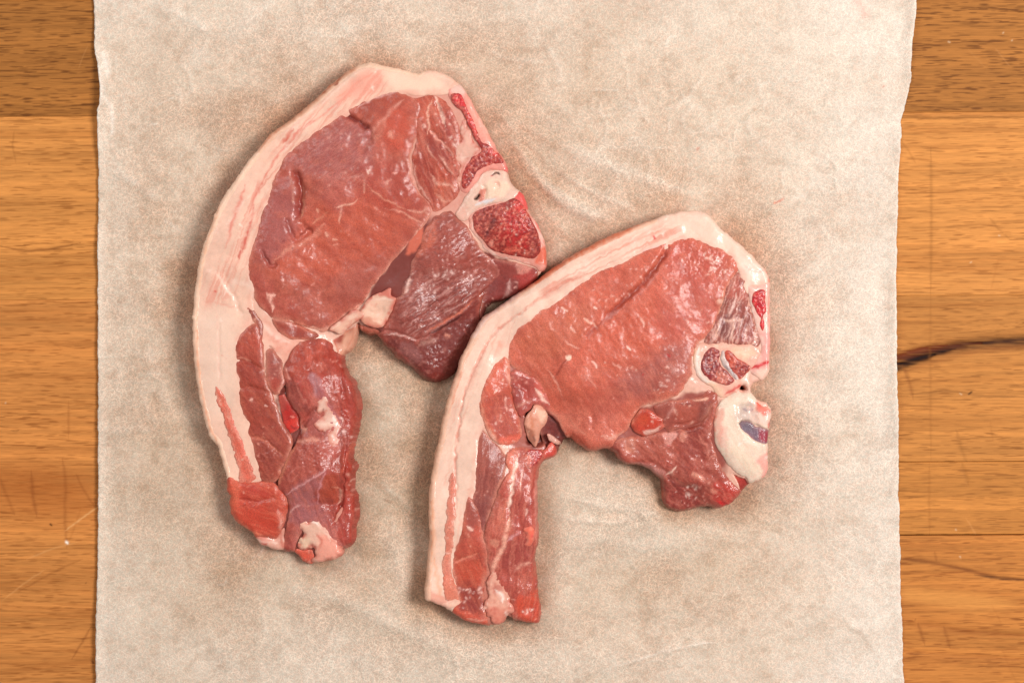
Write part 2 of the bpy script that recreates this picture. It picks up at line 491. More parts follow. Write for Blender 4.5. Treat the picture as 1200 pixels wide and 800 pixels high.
# ------------------------------------------------------------------ baking paper
def paper_material():
    m, nt, p = nodes("baking_paper")
    lk = nt.links.new
    at = N(nt, 'ShaderNodeAttribute', attribute_name="col")
    tc = N(nt, 'ShaderNodeTexCoord')
    # felt of fibres: three stretched noises at different angles, the strongest wins
    prev = None
    for i, an in enumerate((12, 58, 101, 148)):
        mp = N(nt, 'ShaderNodeMapping')
        mp.vector_type = 'TEXTURE'
        mp.inputs['Rotation'].default_value = (0, 0, math.radians(an))
        mp.inputs['Scale'].default_value = (1 / 400, 1 / 1900, 1)
        mp.inputs['Location'].default_value = (i * 0.31, i * 0.77, i)
        lk(tc.outputs['Object'], mp.inputs['Vector'])
        n = N(nt, 'ShaderNodeTexNoise', Scale=1.0, Detail=2.0, Roughness=0.5, Distortion=0.6)
        lk(mp.outputs[0], n.inputs['Vector'])
        if prev is None: prev = n.outputs[0]
        else:
            mm = N(nt, 'ShaderNodeMath', operation='MAXIMUM')
            lk(prev, mm.inputs[0]); lk(n.outputs[0], mm.inputs[1]); prev = mm.outputs[0]
    grain = N(nt, 'ShaderNodeTexNoise', Scale=1700.0, Detail=3.0, Roughness=0.7)
    cloud = N(nt, 'ShaderNodeTexNoise', Scale=75.0, Detail=5.0, Roughness=0.65)
    lk(tc.outputs['Object'], grain.inputs['Vector']); lk(tc.outputs['Object'], cloud.inputs['Vector'])
    def rng(o, a, b, c, d):
        r = N(nt, 'ShaderNodeMapRange'); lk(o, r.inputs[0])
        for i, x in enumerate((a, b, c, d)): r.inputs[i + 1].default_value = x
        return r.outputs[0]
    def mul(a, b):
        k = N(nt, 'ShaderNodeMath', operation='MULTIPLY'); lk(a, k.inputs[0]); lk(b, k.inputs[1]); return k.outputs[0]
    fac = mul(mul(rng(prev, 0.52, 0.70, 0.74, 1.50), rng(grain.outputs[0], 0.3, 0.7, 0.80, 1.17)), rng(cloud.outputs[0], 0.3, 0.7, 0.86, 1.13))
    # fibres stand out where the sheet is soaked and rests on the wood, less where it is dry
    mx = N(nt, 'ShaderNodeMix', data_type='RGBA', blend_type='MULTIPLY')
    lk(at.outputs['Alpha'], mx.inputs[0])
    lk(at.outputs['Color'], mx.inputs[6]); lk(fac, mx.inputs[7])
    # coloured flecks: slight warm / cool variation
    hue = N(nt, 'ShaderNodeTexNoise', Scale=900.0, Detail=2.0); lk(tc.outputs['Object'], hue.inputs['Vector'])
    ramp = N(nt, 'ShaderNodeMix', data_type='RGBA', blend_type='MIX')
    ramp.inputs[6].default_value = (1.06, 0.98, 0.94, 1); ramp.inputs[7].default_value = (0.96, 1.01, 1.0, 1)
    lk(rng(hue.outputs[0], 0.35, 0.65, 0, 1), ramp.inputs[0])
    mx2 = N(nt, 'ShaderNodeMix', data_type='RGBA', blend_type='MULTIPLY'); mx2.inputs[0].default_value = 1.0
    lk(mx.outputs[2], mx2.inputs[6]); lk(ramp.outputs[2], mx2.inputs[7])
    lk(mx2.outputs[2], p.inputs['Base Color'])
    p.inputs['Roughness'].default_value = 0.55
    p.inputs['Specular IOR Level'].default_value = 0.3
    bu = N(nt, 'ShaderNodeBump', Strength=0.35, Distance=0.00015)
    lk(fac, bu.inputs['Height']); lk(bu.outputs[0], p.inputs['Normal'])
    return m


M_PAPER = paper_material()
BODY1 = [(432, 73), (414, 78), (390, 95), (376, 108), (362, 121), (342, 138), (319, 155), (304, 172), (288, 192), (275, 210),
         (261, 232), (253, 248), (243, 274), (234, 302), (229, 328), (226, 358), (225, 384), (227, 420), (229, 448), (236, 482),
         (243, 510), (252, 522), (258, 542), (264, 562), (264, 576), (268, 582), (266, 592), (269, 604), (276, 614), (292, 624),
         (298, 634), (304, 641), (320, 647), (336, 649), (346, 654), (350, 660), (358, 664), (366, 662), (375, 661), (397, 656),
         (399, 649), (397, 645), (410, 638), (411, 620), (415, 608), (415, 588), (410, 576), (411, 556), (414, 548), (408, 540),
         (409, 528), (413, 510), (417, 490), (418, 470), (413, 452), (404, 438), (399, 428), (399, 416), (410, 408), (416, 390),
         (418, 380), (422, 386), (430, 391), (440, 391), (448, 402), (458, 411), (464, 420), (480, 430), (490, 440), (500, 446),
         (512, 447), (524, 443), (531, 437), (546, 412), (558, 391), (564, 374), (567, 361), (575, 353), (590, 349), (604, 344), (618, 335), (632, 324), (640, 312), (641, 296), (638, 282), (630, 262), (620, 248),
         (617, 236), (614, 228), (604, 220), (598, 214), (595, 206), (595, 198), (592, 188), (582, 174), (568, 146), (558, 130),
         (546, 106), (538, 98), (526, 88), (504, 82), (490, 86), (466, 80), (442, 75)]
BODY2 = [(796, 248), (778, 253), (748, 264), (720, 274), (700, 284), (670, 300), (656, 309), (630, 328), (608, 344), (586, 359), (566, 373),
         (552, 396), (541, 418), (536, 436), (528, 458), (520, 488), (515, 514), (509, 540), (505, 562), (503, 580), (503, 610),
         (503, 640), (500, 670), (498, 690), (498, 704), (510, 708), (526, 718), (540, 728), (556, 734), (576, 737), (590, 735),
         (593, 727), (604, 730), (620, 734), (631, 733), (633, 718), (630, 702), (629, 686), (625, 656), (630, 640), (629, 610),
         (628, 574), (630, 550), (637, 540), (642, 538), (650, 535), (656, 524), (662, 516), (670, 513), (680, 522), (692, 529), (708, 527), (716, 527),
         (723, 533), (728, 540), (738, 545), (752, 546), (768, 554), (778, 564), (780, 578), (782, 592), (788, 598),
         (800, 601), (812, 599), (824, 596), (838, 595), (844, 597), (858, 592), (870, 580), (874, 574), (880, 568), (892, 563),
         (900, 554), (900, 520), (902, 496), (904, 486), (904, 478), (900, 470), (892, 468), (884, 463), (880, 457), (884, 451), (894, 446),
         (902, 434), (903, 400), (903, 370), (902, 330), (898, 316), (890, 309), (872, 290), (844, 267), (830, 251), (816, 247)]
HOLE2 = [(867, 456), (869, 452), (872.5, 451), (875, 454), (876, 457), (871, 458)]


def make_paper():
    st = 2.0
    ys = np.arange(-110, 911, st)
    eyL = np.array([-120, 0, 60, 72, 88, 100, 115, 124, 131, 150, 250, 350, 600, 690, 800, 920]); exL = np.array([112, 111, 112.5, 115.5, 118, 120.5, 121, 120, 117.5, 117, 116.5, 116, 117, 115, 114, 113])
    eyR = np.array([-120, 0, 30, 60, 95, 112, 130, 142, 170, 205, 280, 350, 420, 480, 540, 600, 700, 800, 920]); exR = np.array([1076, 1073, 1070, 1067, 1066.5, 1063, 1059, 1055.5, 1055, 1052, 1050, 1049, 1049, 1051, 1052, 1053, 1056, 1058, 1060])
    xl = np.interp(ys, eyL, exL) + 0.5 * fbm(ys / 5, ys * 0, 5, 2)
    xr = np.interp(ys, eyR, exR) + 0.5 * fbm(ys / 3.1, ys * 0, 15, 2) + 0.6 * fbm(ys / 17, ys * 0, 16, 2)
    nx = 470
    t = np.linspace(0, 1, nx)[None, :]
    X = xl[:, None] * (1 - t) + xr[:, None] * t
    Y = np.repeat(ys[:, None], nx, 1)
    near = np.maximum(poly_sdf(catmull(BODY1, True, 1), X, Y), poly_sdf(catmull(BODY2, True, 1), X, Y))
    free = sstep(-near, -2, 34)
    Z = 1.2 + 0 * X
    C = np.empty(X.shape + (3,)); C[:] = lin((211, 190, 171))
    # broad waves and creases of the sheet
    Wv = 3.0 * fbm(X / 190, Y / 150, 2, 2) + 1.1 * fbm(X / 45 + 0.5 * fbm(X / 80, Y / 80, 4), Y / 60, 6, 3)
    Z += (Wv + 2.0) * free
    def crease(pts, w, h, white=0.0, wl=1.2):
        d, tt = line_dist(catmull(pts, False, 4), X + 1.5 * fbm(X / 9, Y / 9, 8), Y + 1.5 * fbm(X / 9, Y / 9, 12))
        e = np.clip(np.minimum(tt, 1 - tt) * 4, 0, 1)
        Z[:] += h * np.exp(-(d / w) ** 2) * e * free
        if white:
            m = (np.exp(-(d / wl) ** 2) * e * white * np.clip(0.6 + 0.8 * fbm(X / 5, Y / 5, 21, 2), 0, 1))[..., None]
            C[:] = C * (1 - m) + lin((246, 238, 228)) * m
    # folds running out from the bone end of the upper chop
    crease([(585, 150), (605, 172), (640, 215), (690, 250), (735, 268)], 6.5, 5.0)
    crease([(596, 176), (622, 206), (660, 240), (700, 262)], 4.5, 3.0)
    crease([(575, 128), (610, 160), (650, 196)], 4, 2.0)
    crease([(640, 190), (690, 222), (750, 250)], 5, 2.2)
    crease([(606, 214), (640, 250), (668, 276)], 4, 2.4)
    crease([(560, 110), (600, 140), (660, 170), (740, 200), (840, 235)], 8, 2.4)
    crease([(650, 165), (720, 200), (800, 228), (900, 270)], 8, 2.4)
    crease([(610, 235), (640, 262), (680, 285)], 5, 2.6)
    crease([(880, 260), (930, 330), (985, 420), (1020, 500)], 24, 2.5)
    crease([(920, 300), (990, 330), (1040, 345)], 14, 2.2)
    crease([(905, 450), (960, 500), (1010, 590)], 18, 2.2)
    crease([(690, 790), (745, 772), (800, 757), (838, 750)], 2.2, 1.6, 0.6)
    crease([(800, 742), (822, 752), (842, 752)], 1.6, 1.2, 0.55)
    crease([(640, 800), (700, 780), (760, 768), (830, 752), (930, 720), (1040, 690)], 16, 2.6)
    crease([(640, 575), (700, 590), (770, 603), (860, 625)], 5, 2.2, 0.15, 2)
    crease([(640, 605), (720, 610), (800, 590)], 4, 1.8, 0.15, 2)
    crease([(655, 640), (700, 632), (760, 640), (820, 632)], 8, 1.6)
    crease([(330, 690), (400, 700), (470, 735), (540, 765)], 9, 2.2, 0.12, 5)
    crease([(440, 560), (470, 585), (500, 610)], 4, 1.6, 0.2, 2)
    crease([(425, 610), (460, 640), (480, 700)], 12, 2.2)
    crease([(130, 195), (160, 215), (190, 240)], 6, 1.6, 0.25, 3)
    crease([(180, 5), (225, 25), (262, 50)], 7, 2.2, 0.3, 5)
    crease([(262, 50), (300, 20), (330, -10)], 9, 1.8, 0.15, 6)
    crease([(150, 60), (200, 95), (260, 110)], 10, 1.4)
    crease([(300, 130), (320, 122), (352, 106)], 2.2, 1.0, 0.5)
    crease([(880, 600), (905, 612), (930, 596)], 2.5, 1.2, 0.35)
    crease([(960, 660), (975, 690), (955, 725)], 3, 1.2, 0.25)
    crease([(985, 725), (1010, 740), (1030, 770)], 4, 1.4, 0.25)
    crease([(478, 300), (700, 60), (760, 20)], 30, 0.0)
    crease([(630, 40), (655, 80), (650, 110)], 5, 1.3, 0.2, 3)
    crease([(560, 55), (600, 70), (640, 72)], 5, 1.4, 0.22, 3)
    for sd, sc, am in ((301, 85, 1.5), (311, 42, 0.7)):      # net of soft crumple ridges
        q = np.clip(1 - 4.5 * np.abs(fbm(X / sc + 0.4 * fbm(X / 30, Y / 30, sd + 3, 2), Y / (sc * 0.8), sd, 2)), 0, 1)
        q = q * sstep(fbm(X / 120, Y / 120, sd + 5, 2), -0.25, 0.5)
        Z += am * q ** 1.5 * free
        m = (q ** 6 * 0.22 * free)[..., None]
        C[:] = C * (1 - m) + lin((240, 230, 220)) * m
    rnd = random.Random(5)
    for i in range(120):            # small scuffs where the sheet was crumpled
        x, y = rnd.uniform(130, 1040), rnd.uniform(5, 795); a = rnd.uniform(0, 6.28); l = rnd.uniform(5, 22); b = a + rnd.gauss(0, 0.7)
        x2, y2 = x + l * math.cos(a), y + l * math.sin(a)
        crease([(x, y), (x2, y2), (x2 + l * 0.7 * math.cos(b), y2 + l * 0.7 * math.sin(b))], 1.3, 0.7, rnd.uniform(0.2, 0.65), 1.0)
    # the turned-over nick at the left edge and the slightly lifted edges
    dl = X - xl[:, None]; dr = xr[:, None] - X
    nick = np.exp(-((Y - 112) / 34) ** 2)
    Z += nick * 7 * np.exp(-(dl / 7.0) ** 2) + (2.6 + 2.6 * fbm(Y / 70, Y * 0, 71, 2)) * np.exp(-(dl / 8) ** 2) + (3.0 + 2.4 * fbm(Y / 60, Y * 0, 73, 2) + 1.4 * np.exp(-((Y - 60) / 60) ** 2)) * np.exp(-(dr / 9) ** 2)
    for pts, w in (([(122, 66), (126, 78), (127, 88)], 3.5), ([(123, 100), (126, 116), (131, 126), (132.5, 140), (132, 158)], 2.0), ([(119, 80), (121, 100), (122, 118)], 3.0)):
        d, tt = line_dist(catmull(pts, False, 4), X, Y)
        m = (np.exp(-(d / w) ** 2) * 0.8)[..., None]
        C[:] = C * (1 - m) + lin((244, 232, 222)) * m
        Z += 1.6 * np.exp(-(d / w) ** 2)
    em = (np.exp(-(np.minimum(dl, dr) / 1.3) ** 2) * 0.6)[..., None]
    C[:] = C * (1 - em) + lin((244, 236, 228)) * em
    # grease and contact let the wood through round the meat; shade painted in too
    wet_shade = np.clip(np.exp(-np.clip(-near, 0, 400) / 95.0), 0, 1) * np.clip(0.72 + 0.75 * fbm(X / 55, Y / 45, 33, 4), 0, 1.25)
    m = np.clip(wet_shade * 0.62, 0, 1)[..., None]
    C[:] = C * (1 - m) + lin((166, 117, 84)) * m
    edge_shade = np.clip(np.exp(-np.clip(-near, 0, 200) / 7.0) * (0.45 + 0.7 * fbm(X / 22, Y / 22, 35, 3)), 0, 0.4)[..., None]  # reflected red and contact darkening painted in along the meat edges
    C[:] = C * (1 - edge_shade) + lin((150, 96, 70)) * edge_shade
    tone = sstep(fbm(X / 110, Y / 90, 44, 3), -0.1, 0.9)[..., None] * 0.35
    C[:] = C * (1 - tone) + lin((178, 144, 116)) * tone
    pale = np.clip(sstep(X, 860, 1040) * 0.75 + sstep(Y, 690, 800) * 0.35 + sstep(120 - Y, 20, 130) * 0.3 + sstep(240 - X, 40, 140) * 0.25, 0, 0.85)  # paler outer sheet: less contact, and light falloff painted in
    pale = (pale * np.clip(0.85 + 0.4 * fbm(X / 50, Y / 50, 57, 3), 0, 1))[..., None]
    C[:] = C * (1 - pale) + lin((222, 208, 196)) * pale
    dull_shade = (np.clip(np.exp(-(((X - 520) / 330) ** 2 + ((Y - 560) / 190) ** 2)), 0, 1) * np.clip(0.55 + 0.6 * fbm(X / 60, Y / 45, 58, 3), 0, 1))[..., None] * 0.5  # contact tone plus the chops' shade, painted between and below them
    C[:] = C * (1 - dull_shade) + lin((158, 134, 104)) * dull_shade
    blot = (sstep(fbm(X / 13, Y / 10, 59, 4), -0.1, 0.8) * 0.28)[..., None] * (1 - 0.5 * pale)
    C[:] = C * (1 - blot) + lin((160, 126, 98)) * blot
    raised = np.clip((Z - 3.2) / 5.0, 0, 1)[..., None] * 0.4      # lifted off the wood: whiter
    C[:] = C * (1 - raised) + lin((226, 212, 198)) * raised
    for pts, w, c, a in (([(907, 238), (913, 236), (918, 233)], 1.2, (196, 84, 58), 0.7), ([(816, 176), (819, 174)], 1.0, (180, 84, 60), 0.7),
                         ([(1003, 4), (1010, 12), (1012, 20)], 4.0, (232, 178, 164), 0.6), ([(452, 585), (458, 588)], 1.4, (120, 82, 60), 0.6),
                         ([(1034, 103), (1036, 101)], 1.0, (196, 96, 72), 0.6)):
        d, tt = line_dist(np.asarray(pts, float), X + fbm(X / 3, Y / 3, 2), Y)
        mm = (np.exp(-(d / w) ** 2) * a)[..., None]
        C[:] = C * (1 - mm) + lin(c) * mm
    Z = np.maximum(Z, 0.7)
    ny = len(ys)
    top = np.stack([(X - 600) * S, (400 - Y) * S, Z * S], -1).reshape(-1, 3)
    bot = top.copy(); bot[:, 2] -= 0.35 * S
    n0 = nx * ny
    idx = np.arange(n0).reshape(ny, nx)
    q = np.stack([idx[1:, :-1], idx[1:, 1:], idx[:-1, 1:], idx[:-1, :-1]], -1).reshape(-1, 4)
    ring = np.concatenate([idx[0, :], idx[1:, -1], idx[-1, -2::-1], idx[-2:0:-1, 0]])
    a = ring; b = np.roll(ring, -1)
    w = np.stack([a, b, b + n0, a + n0], -1)
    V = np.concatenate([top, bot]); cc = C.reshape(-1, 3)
    me = make_mesh("baking_paper", V, np.concatenate([q, q[:, ::-1] + n0, w]), [], np.concatenate([cc, cc]), M_PAPER, alpha=np.tile((0.42 + 0.5 * np.clip(wet_shade, 0, 1)).ravel(), 2))
    o = link("baking_paper", me)
    o["label"] = "crinkled sheet of off-white baking paper with torn edges under both chops"
    o["category"] = "baking paper"


make_paper()


# ------------------------------------------------------------------ pork chops
class Chop:
    """A slice of meat: one relief shared by all its parts, each part cut from it by its own outline."""

    def __init__(self, label, group, body, thick, rounds, seed, hole=None, base_z=1.6, lean=(1, 1, 1)):
        self.lean = lean
        self.root = link("pork_chop", None)
        self.root["label"] = label
        self.root["category"] = "pork chop"
        self.root["group"] = group
        self.seed = seed
        self.base = base_z
        P = catmull(body, True, 3)
        x0, y0 = np.floor(P.min(0)) - 14; x1, y1 = np.ceil(P.max(0)) + 14
        self.X, self.Y = np.meshgrid(np.arange(x0, x1 + 1), np.arange(y0, y1 + 1))
        X, Y = self.X, self.Y
        D = poly_sdf(P, X + 0.7 * fbm(X / 7, Y / 7, seed, 2), Y + 0.7 * fbm(X / 7, Y / 7, seed + 1, 2))
        if hole is not None:
            D = np.minimum(D, -poly_sdf(catmull(hole, True, 3), X, Y))
        self.D = D
        num = 0; den = 0
        for tx, ty, tz in thick:
            w = 1.0 / ((X - tx) ** 2 + (Y - ty) ** 2 + 18 ** 2) ** 1.6
            num = num + w * tz; den = den + w
        self.T = num / den + 1.3 * fbm(X / 28, Y / 28, seed + 3, 2)
        R = np.full(X.shape, 5.5)
        for rx, ry, sg, am in rounds:
            R += am * np.exp(-((X - rx) ** 2 + (Y - ry) ** 2) / (2 * sg * sg))
        self.R = np.clip(R, 2, None)
        t = np.clip(D / self.R, 0, 1)
        self.drop = np.minimum(self.R * (1 - np.sqrt(np.clip(1 - (1 - t) ** 2, 0, 1))), self.T * 0.75)
        gy, gx = np.gradient(D)
        g = np.sqrt(gx * gx + gy * gy) + 1e-6
        self.nx, self.ny = gx / g, gy / g
        self.ox = X[0, 0]; self.oy = Y[0, 0]
        self.cover = np.full(X.shape, -50.0)        # how far inside any finished part each point lies
        self.persp = (CAM_D - 0.019) / CAM_D        # traced on the top surface: same place, true size
        cx, cy = P.mean(0)
        self.centre = (self.wx(cx), self.wy(cy), 0)
        self.root.location = self.centre

    def wx(self, px): return (px - 600) * S * self.persp
    def wy(self, py): return (400 - py) * S * self.persp

    def part(self, name, poly, mat, base, ops=(), bulge=1.2, w=7.0, rim=1.6, dz=0.0, parent=None, band=None, inset=0.0,
             rel=(0.35, 5.0), flare=1.5, label=None, nohigh=False, wob=0.6, shape=None, smooth=2):
        X0, Y0 = self.X, self.Y
        if poly is not None:
            sl = window(poly, 5, X0, Y0)
        elif band is not None:
            sl = window(band[0], band[1] + 5, X0, Y0)
        else:
            sl = (slice(None), slice(None))
        X, Y, D = X0[sl], Y0[sl], self.D[sl]
        s = self.seed
        if poly is not None:
            d = poly_sdf(catmull(poly, True, 3), X + wob * fbm(X / 5, Y / 5, s + 7, 2) + 1.1 * fbm(X / 14, Y / 14, s + 9, 2), Y + wob * fbm(X / 5, Y / 5, s + 8, 2) + 1.1 * fbm(X / 14, Y / 14, s + 10, 2))
        elif band is not None:
            q, _ = line_dist(catmull(band[0], False, 3), X + wob * fbm(X / 9, Y / 9, s + 7, 2), Y + wob * fbm(X / 9, Y / 9, s + 8, 2))
            d = band[1] - q
        else:
            d = np.full(X.shape, 1e3)
        M = np.minimum(d, D - inset)
        H = self.T[sl] + dz - self.drop[sl]
        if poly is not None or band is not None:
            rim = rim * 0.55
            H = H - rim * (1 - np.clip(d / 3.5, 0, 1)) ** 2 + bulge * (1 - (1 - np.clip(d / w, 0, 1)) ** 2)
            self.cover[sl] = np.maximum(self.cover[sl], d)
        else:
            H = H - 0.7 - 14 * sstep(self.cover[sl], 1.5, 5.0)
        C = np.empty(X.shape + (3,)); C[:] = lin(base)
        H = H + 0.55 * rel[0] * sstep(d, 0, 5) * fbm(X / rel[1], Y / rel[1], s + 21, 3)
        C *= (1 + (0.15 if mat is M_LEAN else 0.09) * fbm(X / 16, Y / 16, s + 31, 4) + (0.08 if mat is M_LEAN else 0.04) * fbm(X / 3, Y / 3, s + 33, 2))[..., None]
        apply_ops(ops, X, Y, C, H)
        if mat is M_LEAN and poly is not None:       # the rim of a muscle thins out into its pale sheath
            e = ((0.5 if name in ('loin_muscle', 'lean_strip', 'belly_muscle') else 0.22) * np.exp(-(np.clip(d, 0, None) / 4.2) ** 2) * np.clip(0.75 + 0.9 * fbm(X / 9, Y / 9, s + 77, 2), 0, 1.2))[..., None]
            C = C * (1 - e) + lin((208, 134, 114)) * e
            k = {'loin_muscle': 1.0, 'lean_strip': 0.8, 'belly_muscle': 0.55}.get(name, 0.3)
            e = (0.6 * k * np.exp(-(np.clip(d, 0, None) / 1.5) ** 2) * np.clip(0.5 + 1.1 * fbm(X / 12, Y / 12, s + 78, 2), 0, 1.2))[..., None]
            C = C * (1 - e) + lin((222, 166, 148)) * e
        elif name in ('membrane_fat', 'end_fat', 'fat_fleck', 'intermuscular_fat') or (name == 'fat_flap'):
            e = (0.85 * np.exp(-(np.clip(d - 0.6, 0, None) / 3.4) ** 2) * np.clip(0.8 + 0.9 * fbm(X / 6, Y / 6, s + 77, 2), 0, 1.2))[..., None]
            C = C * (1 - e) + lin((204, 118, 102)) * e
        elif mat is M_FAT and poly is not None:
            e = (0.5 * np.exp(-(np.clip(d - 4, 0, None) / 3.0) ** 2) * np.clip(0.6 + 0.8 * fbm(X / 9, Y / 9, s + 77, 2), 0, 1.2))[..., None]
            C = C * (1 - e) + lin((228, 170, 152)) * e
        if shape is not None: H = shape(X, Y, H, d)
        H = np.maximum(H, 1.0)
        if mat is M_MARROW:
            apply_ops([NO(2.0, (96, 26, 28), 0.5, 81, 0.15), NO(2.4, (224, 124, 108), 0.5, 83, 0.2), GN(2.0, 1.4, 85)], X, Y, C, H)
        C = C * np.array({M_FAT: (0.97, 0.88, 0.845), M_BONE: (0.95, 0.86, 0.82), M_LEAN: self.lean, M_MARROW: (1.12, 1.2, 1.1)}.get(mat, (1, 1, 1)))
        C = np.clip(C, 0.004, 0.95)
        keep = M > -0.62
        cell = keep[1:, :-1] & keep[1:, 1:] & keep[:-1, 1:] & keep[:-1, :-1]
        if not cell.any():
            return None
        idx = np.full(X.shape, -1)
        used = np.zeros(X.shape, bool)
        used[1:, :-1] |= cell; used[1:, 1:] |= cell; used[:-1, 1:] |= cell; used[:-1, :-1] |= cell
        idx[used] = np.arange(used.sum())
        q = np.stack([idx[1:, :-1], idx[1:, 1:], idx[:-1, 1:], idx[:-1, :-1]], -1)[cell]
        # outline edges
        e = np.concatenate([q[:, [0, 1]], q[:, [1, 2]], q[:, [2, 3]], q[:, [3, 0]]])
        nv = int(used.sum())
        key = e[:, 0].astype(np.int64) * nv + e[:, 1]; rev = e[:, 1].astype(np.int64) * nv + e[:, 0]
        be = e[~np.isin(key, rev)]
        gy, gx = np.gradient(M); gl = np.sqrt(gx * gx + gy * gy) + 1e-6
        px = X[used].astype(float); py = Y[used].astype(float)
        bv = np.unique(be)
        m_ = np.clip(M[used][bv], -1.0, 1.0)
        px[bv] -= m_ * (gx / gl)[used][bv]; py[bv] -= m_ * (gy / gl)[used][bv]
        # relax the outline a little so that it does not follow the sampling grid
        nb = np.zeros((nv, 3))
        for _ in range(smooth):
            nb[:] = 0
            np.add.at(nb, be[:, 0], np.stack([px[be[:, 1]], py[be[:, 1]], np.ones(len(be))], -1))
            np.add.at(nb, be[:, 1], np.stack([px[be[:, 0]], py[be[:, 0]], np.ones(len(be))], -1))
            ax = nb[bv, 0] / nb[bv, 2]; ay = nb[bv, 1] / nb[bv, 2]
            px[bv] = 0.5 * px[bv] + 0.5 * ax; py[bv] = 0.5 * py[bv] + 0.5 * ay
        pz = H[used]; col = C[used]
        # walls down to the table
        K = 5
        pos = np.full(nv, -1); pos[bv] = np.arange(len(bv))
        sil = np.clip(1 - (self.D[sl][used][bv]) / 3.0, 0, 1)
        onx, ony = self.nx[sl][used][bv], self.ny[sl][used][bv]
        Vs = [np.stack([px, py, pz], -1)]; Cs = [col]
        for k in range(1, K + 1):
            t = k / K
            off = flare * math.sin(math.pi * min(t * 0.9, 1)) * sil * (1 + 0.5 * fbm(px[bv] / 9, py[bv] / 9 + t * 2, s + 51, 2))
            Vs.append(np.stack([px[bv] - onx * off, py[bv] - ony * off, pz[bv] * (1 - t)], -1))
            Cs.append(col[bv] * (1 + 0.1 * fbm(px[bv] / 5, py[bv] / 5 + t * 3, s + 61, 2))[:, None])
        a, b = be[:, 0], be[:, 1]
        qs = [q]
        prev_a, prev_b = a, b
        for k in range(K):
            na = nv + k * len(bv) + pos[a]; nb_ = nv + k * len(bv) + pos[b]
            qs.append(np.stack([prev_b, prev_a, na, nb_], -1)); prev_a, prev_b = na, nb_
        # underside
        under = []
        nxt = {}
        simple = len(np.unique(a)) == len(a)
        if simple:
            nxt = dict(zip(a.tolist(), b.tolist())); seen = set()
            loops_ = []
            for v0 in nxt:
                if v0 in seen: continue
                lp = []; v = v0
                while v not in seen and v in nxt:
                    seen.add(v); lp.append(v); v = nxt[v]
                loops_.append(lp)
            if len(loops_) == 1:
                under = [[int(nv + (K - 1) * len(bv) + pos[v]) for v in loops_[0]][::-1]]
        V = np.concatenate(Vs); Cc = np.clip(np.concatenate(Cs), 0, 1)
        W = np.empty_like(V)
        W[:, 0] = (V[:, 0] - 600) * S * self.persp - self.centre[0]
        W[:, 1] = (400 - V[:, 1]) * S * self.persp - self.centre[1]
        W[:, 2] = (V[:, 2] + self.base) * S
        me = make_mesh(name, W, np.concatenate(qs), under, Cc, mat)
        o = link(name, me, parent or self.root)
        if label: o["label"] = label
        return o

WHITE = (238, 214, 196); CREAM = (236, 200, 176); PEACH = (226, 158, 130); PINK = (226, 150, 138)
VEIN = (222, 160, 140); MEM = (232, 196, 184); DARK = (96, 30, 26); BLOOD = (186, 30, 34)

# ================================================================== upper left chop
ca = Chop("larger bone-in pork chop on the left with its dark tenderloin lobe touching the other chop",
          "raw pork chops on the baking paper", BODY1,
          [(300, 300, 50), (400, 200, 50), (470, 120, 48), (540, 150, 46), (600, 260, 46), (520, 300, 47), (480, 360, 42), (495, 425, 28), (520, 436, 24),
           (545, 390, 26), (580, 345, 16), (620, 328, 30), (545, 352, 38), (250, 400, 48), (300, 450, 43), (370, 450, 44), (370, 550, 44), (300, 600, 36), (380, 640, 26),
           (350, 655, 16), (405, 600, 20), (414, 490, 28), (404, 405, 22), (440, 380, 32), (410, 450, 36), (572, 352, 14), (590, 346, 16), (606, 340, 22)],
          [(380, 100, 38, 9), (415, 500, 45, 6), (410, 590, 40, 4), (490, 430, 40, 9), (535, 410, 30, 8), (275, 600, 20, 5)], 101, lean=(1.02, 0.99, 0.96))



# ---- fat cap and rind
RIND1 = [(490, 84), (466, 79), (442, 74), (430, 72), (414, 77), (390, 95), (362, 121), (342, 138), (319, 155), (304, 172), (288, 192), (275, 210),
         (261, 232), (253, 248), (243, 274), (234, 302), (229, 328), (226, 358), (225, 384), (227, 420), (229, 448), (236, 482), (243, 510), (252, 522), (258, 545), (264, 568)]
FAT1 = [(505, 70), (442, 62), (425, 60), (400, 76), (362, 108), (319, 142), (280, 180), (250, 226), (226, 280), (214, 340), (212, 400), (220, 470), (236, 530), (252, 572),
        (272, 572), (300, 566), (306, 560), (300, 530), (294, 508), (296, 494), (284, 470), (284, 430), (282, 400), (298, 372), (296, 350), (298, 336), (296, 312), (300, 290),
        (308, 270), (314, 246), (320, 226), (328, 206), (338, 188), (354, 172), (374, 156), (392, 146), (410, 136), (428, 124), (450, 116), (478, 112), (500, 112), (522, 112), (532, 108), (540, 90)]
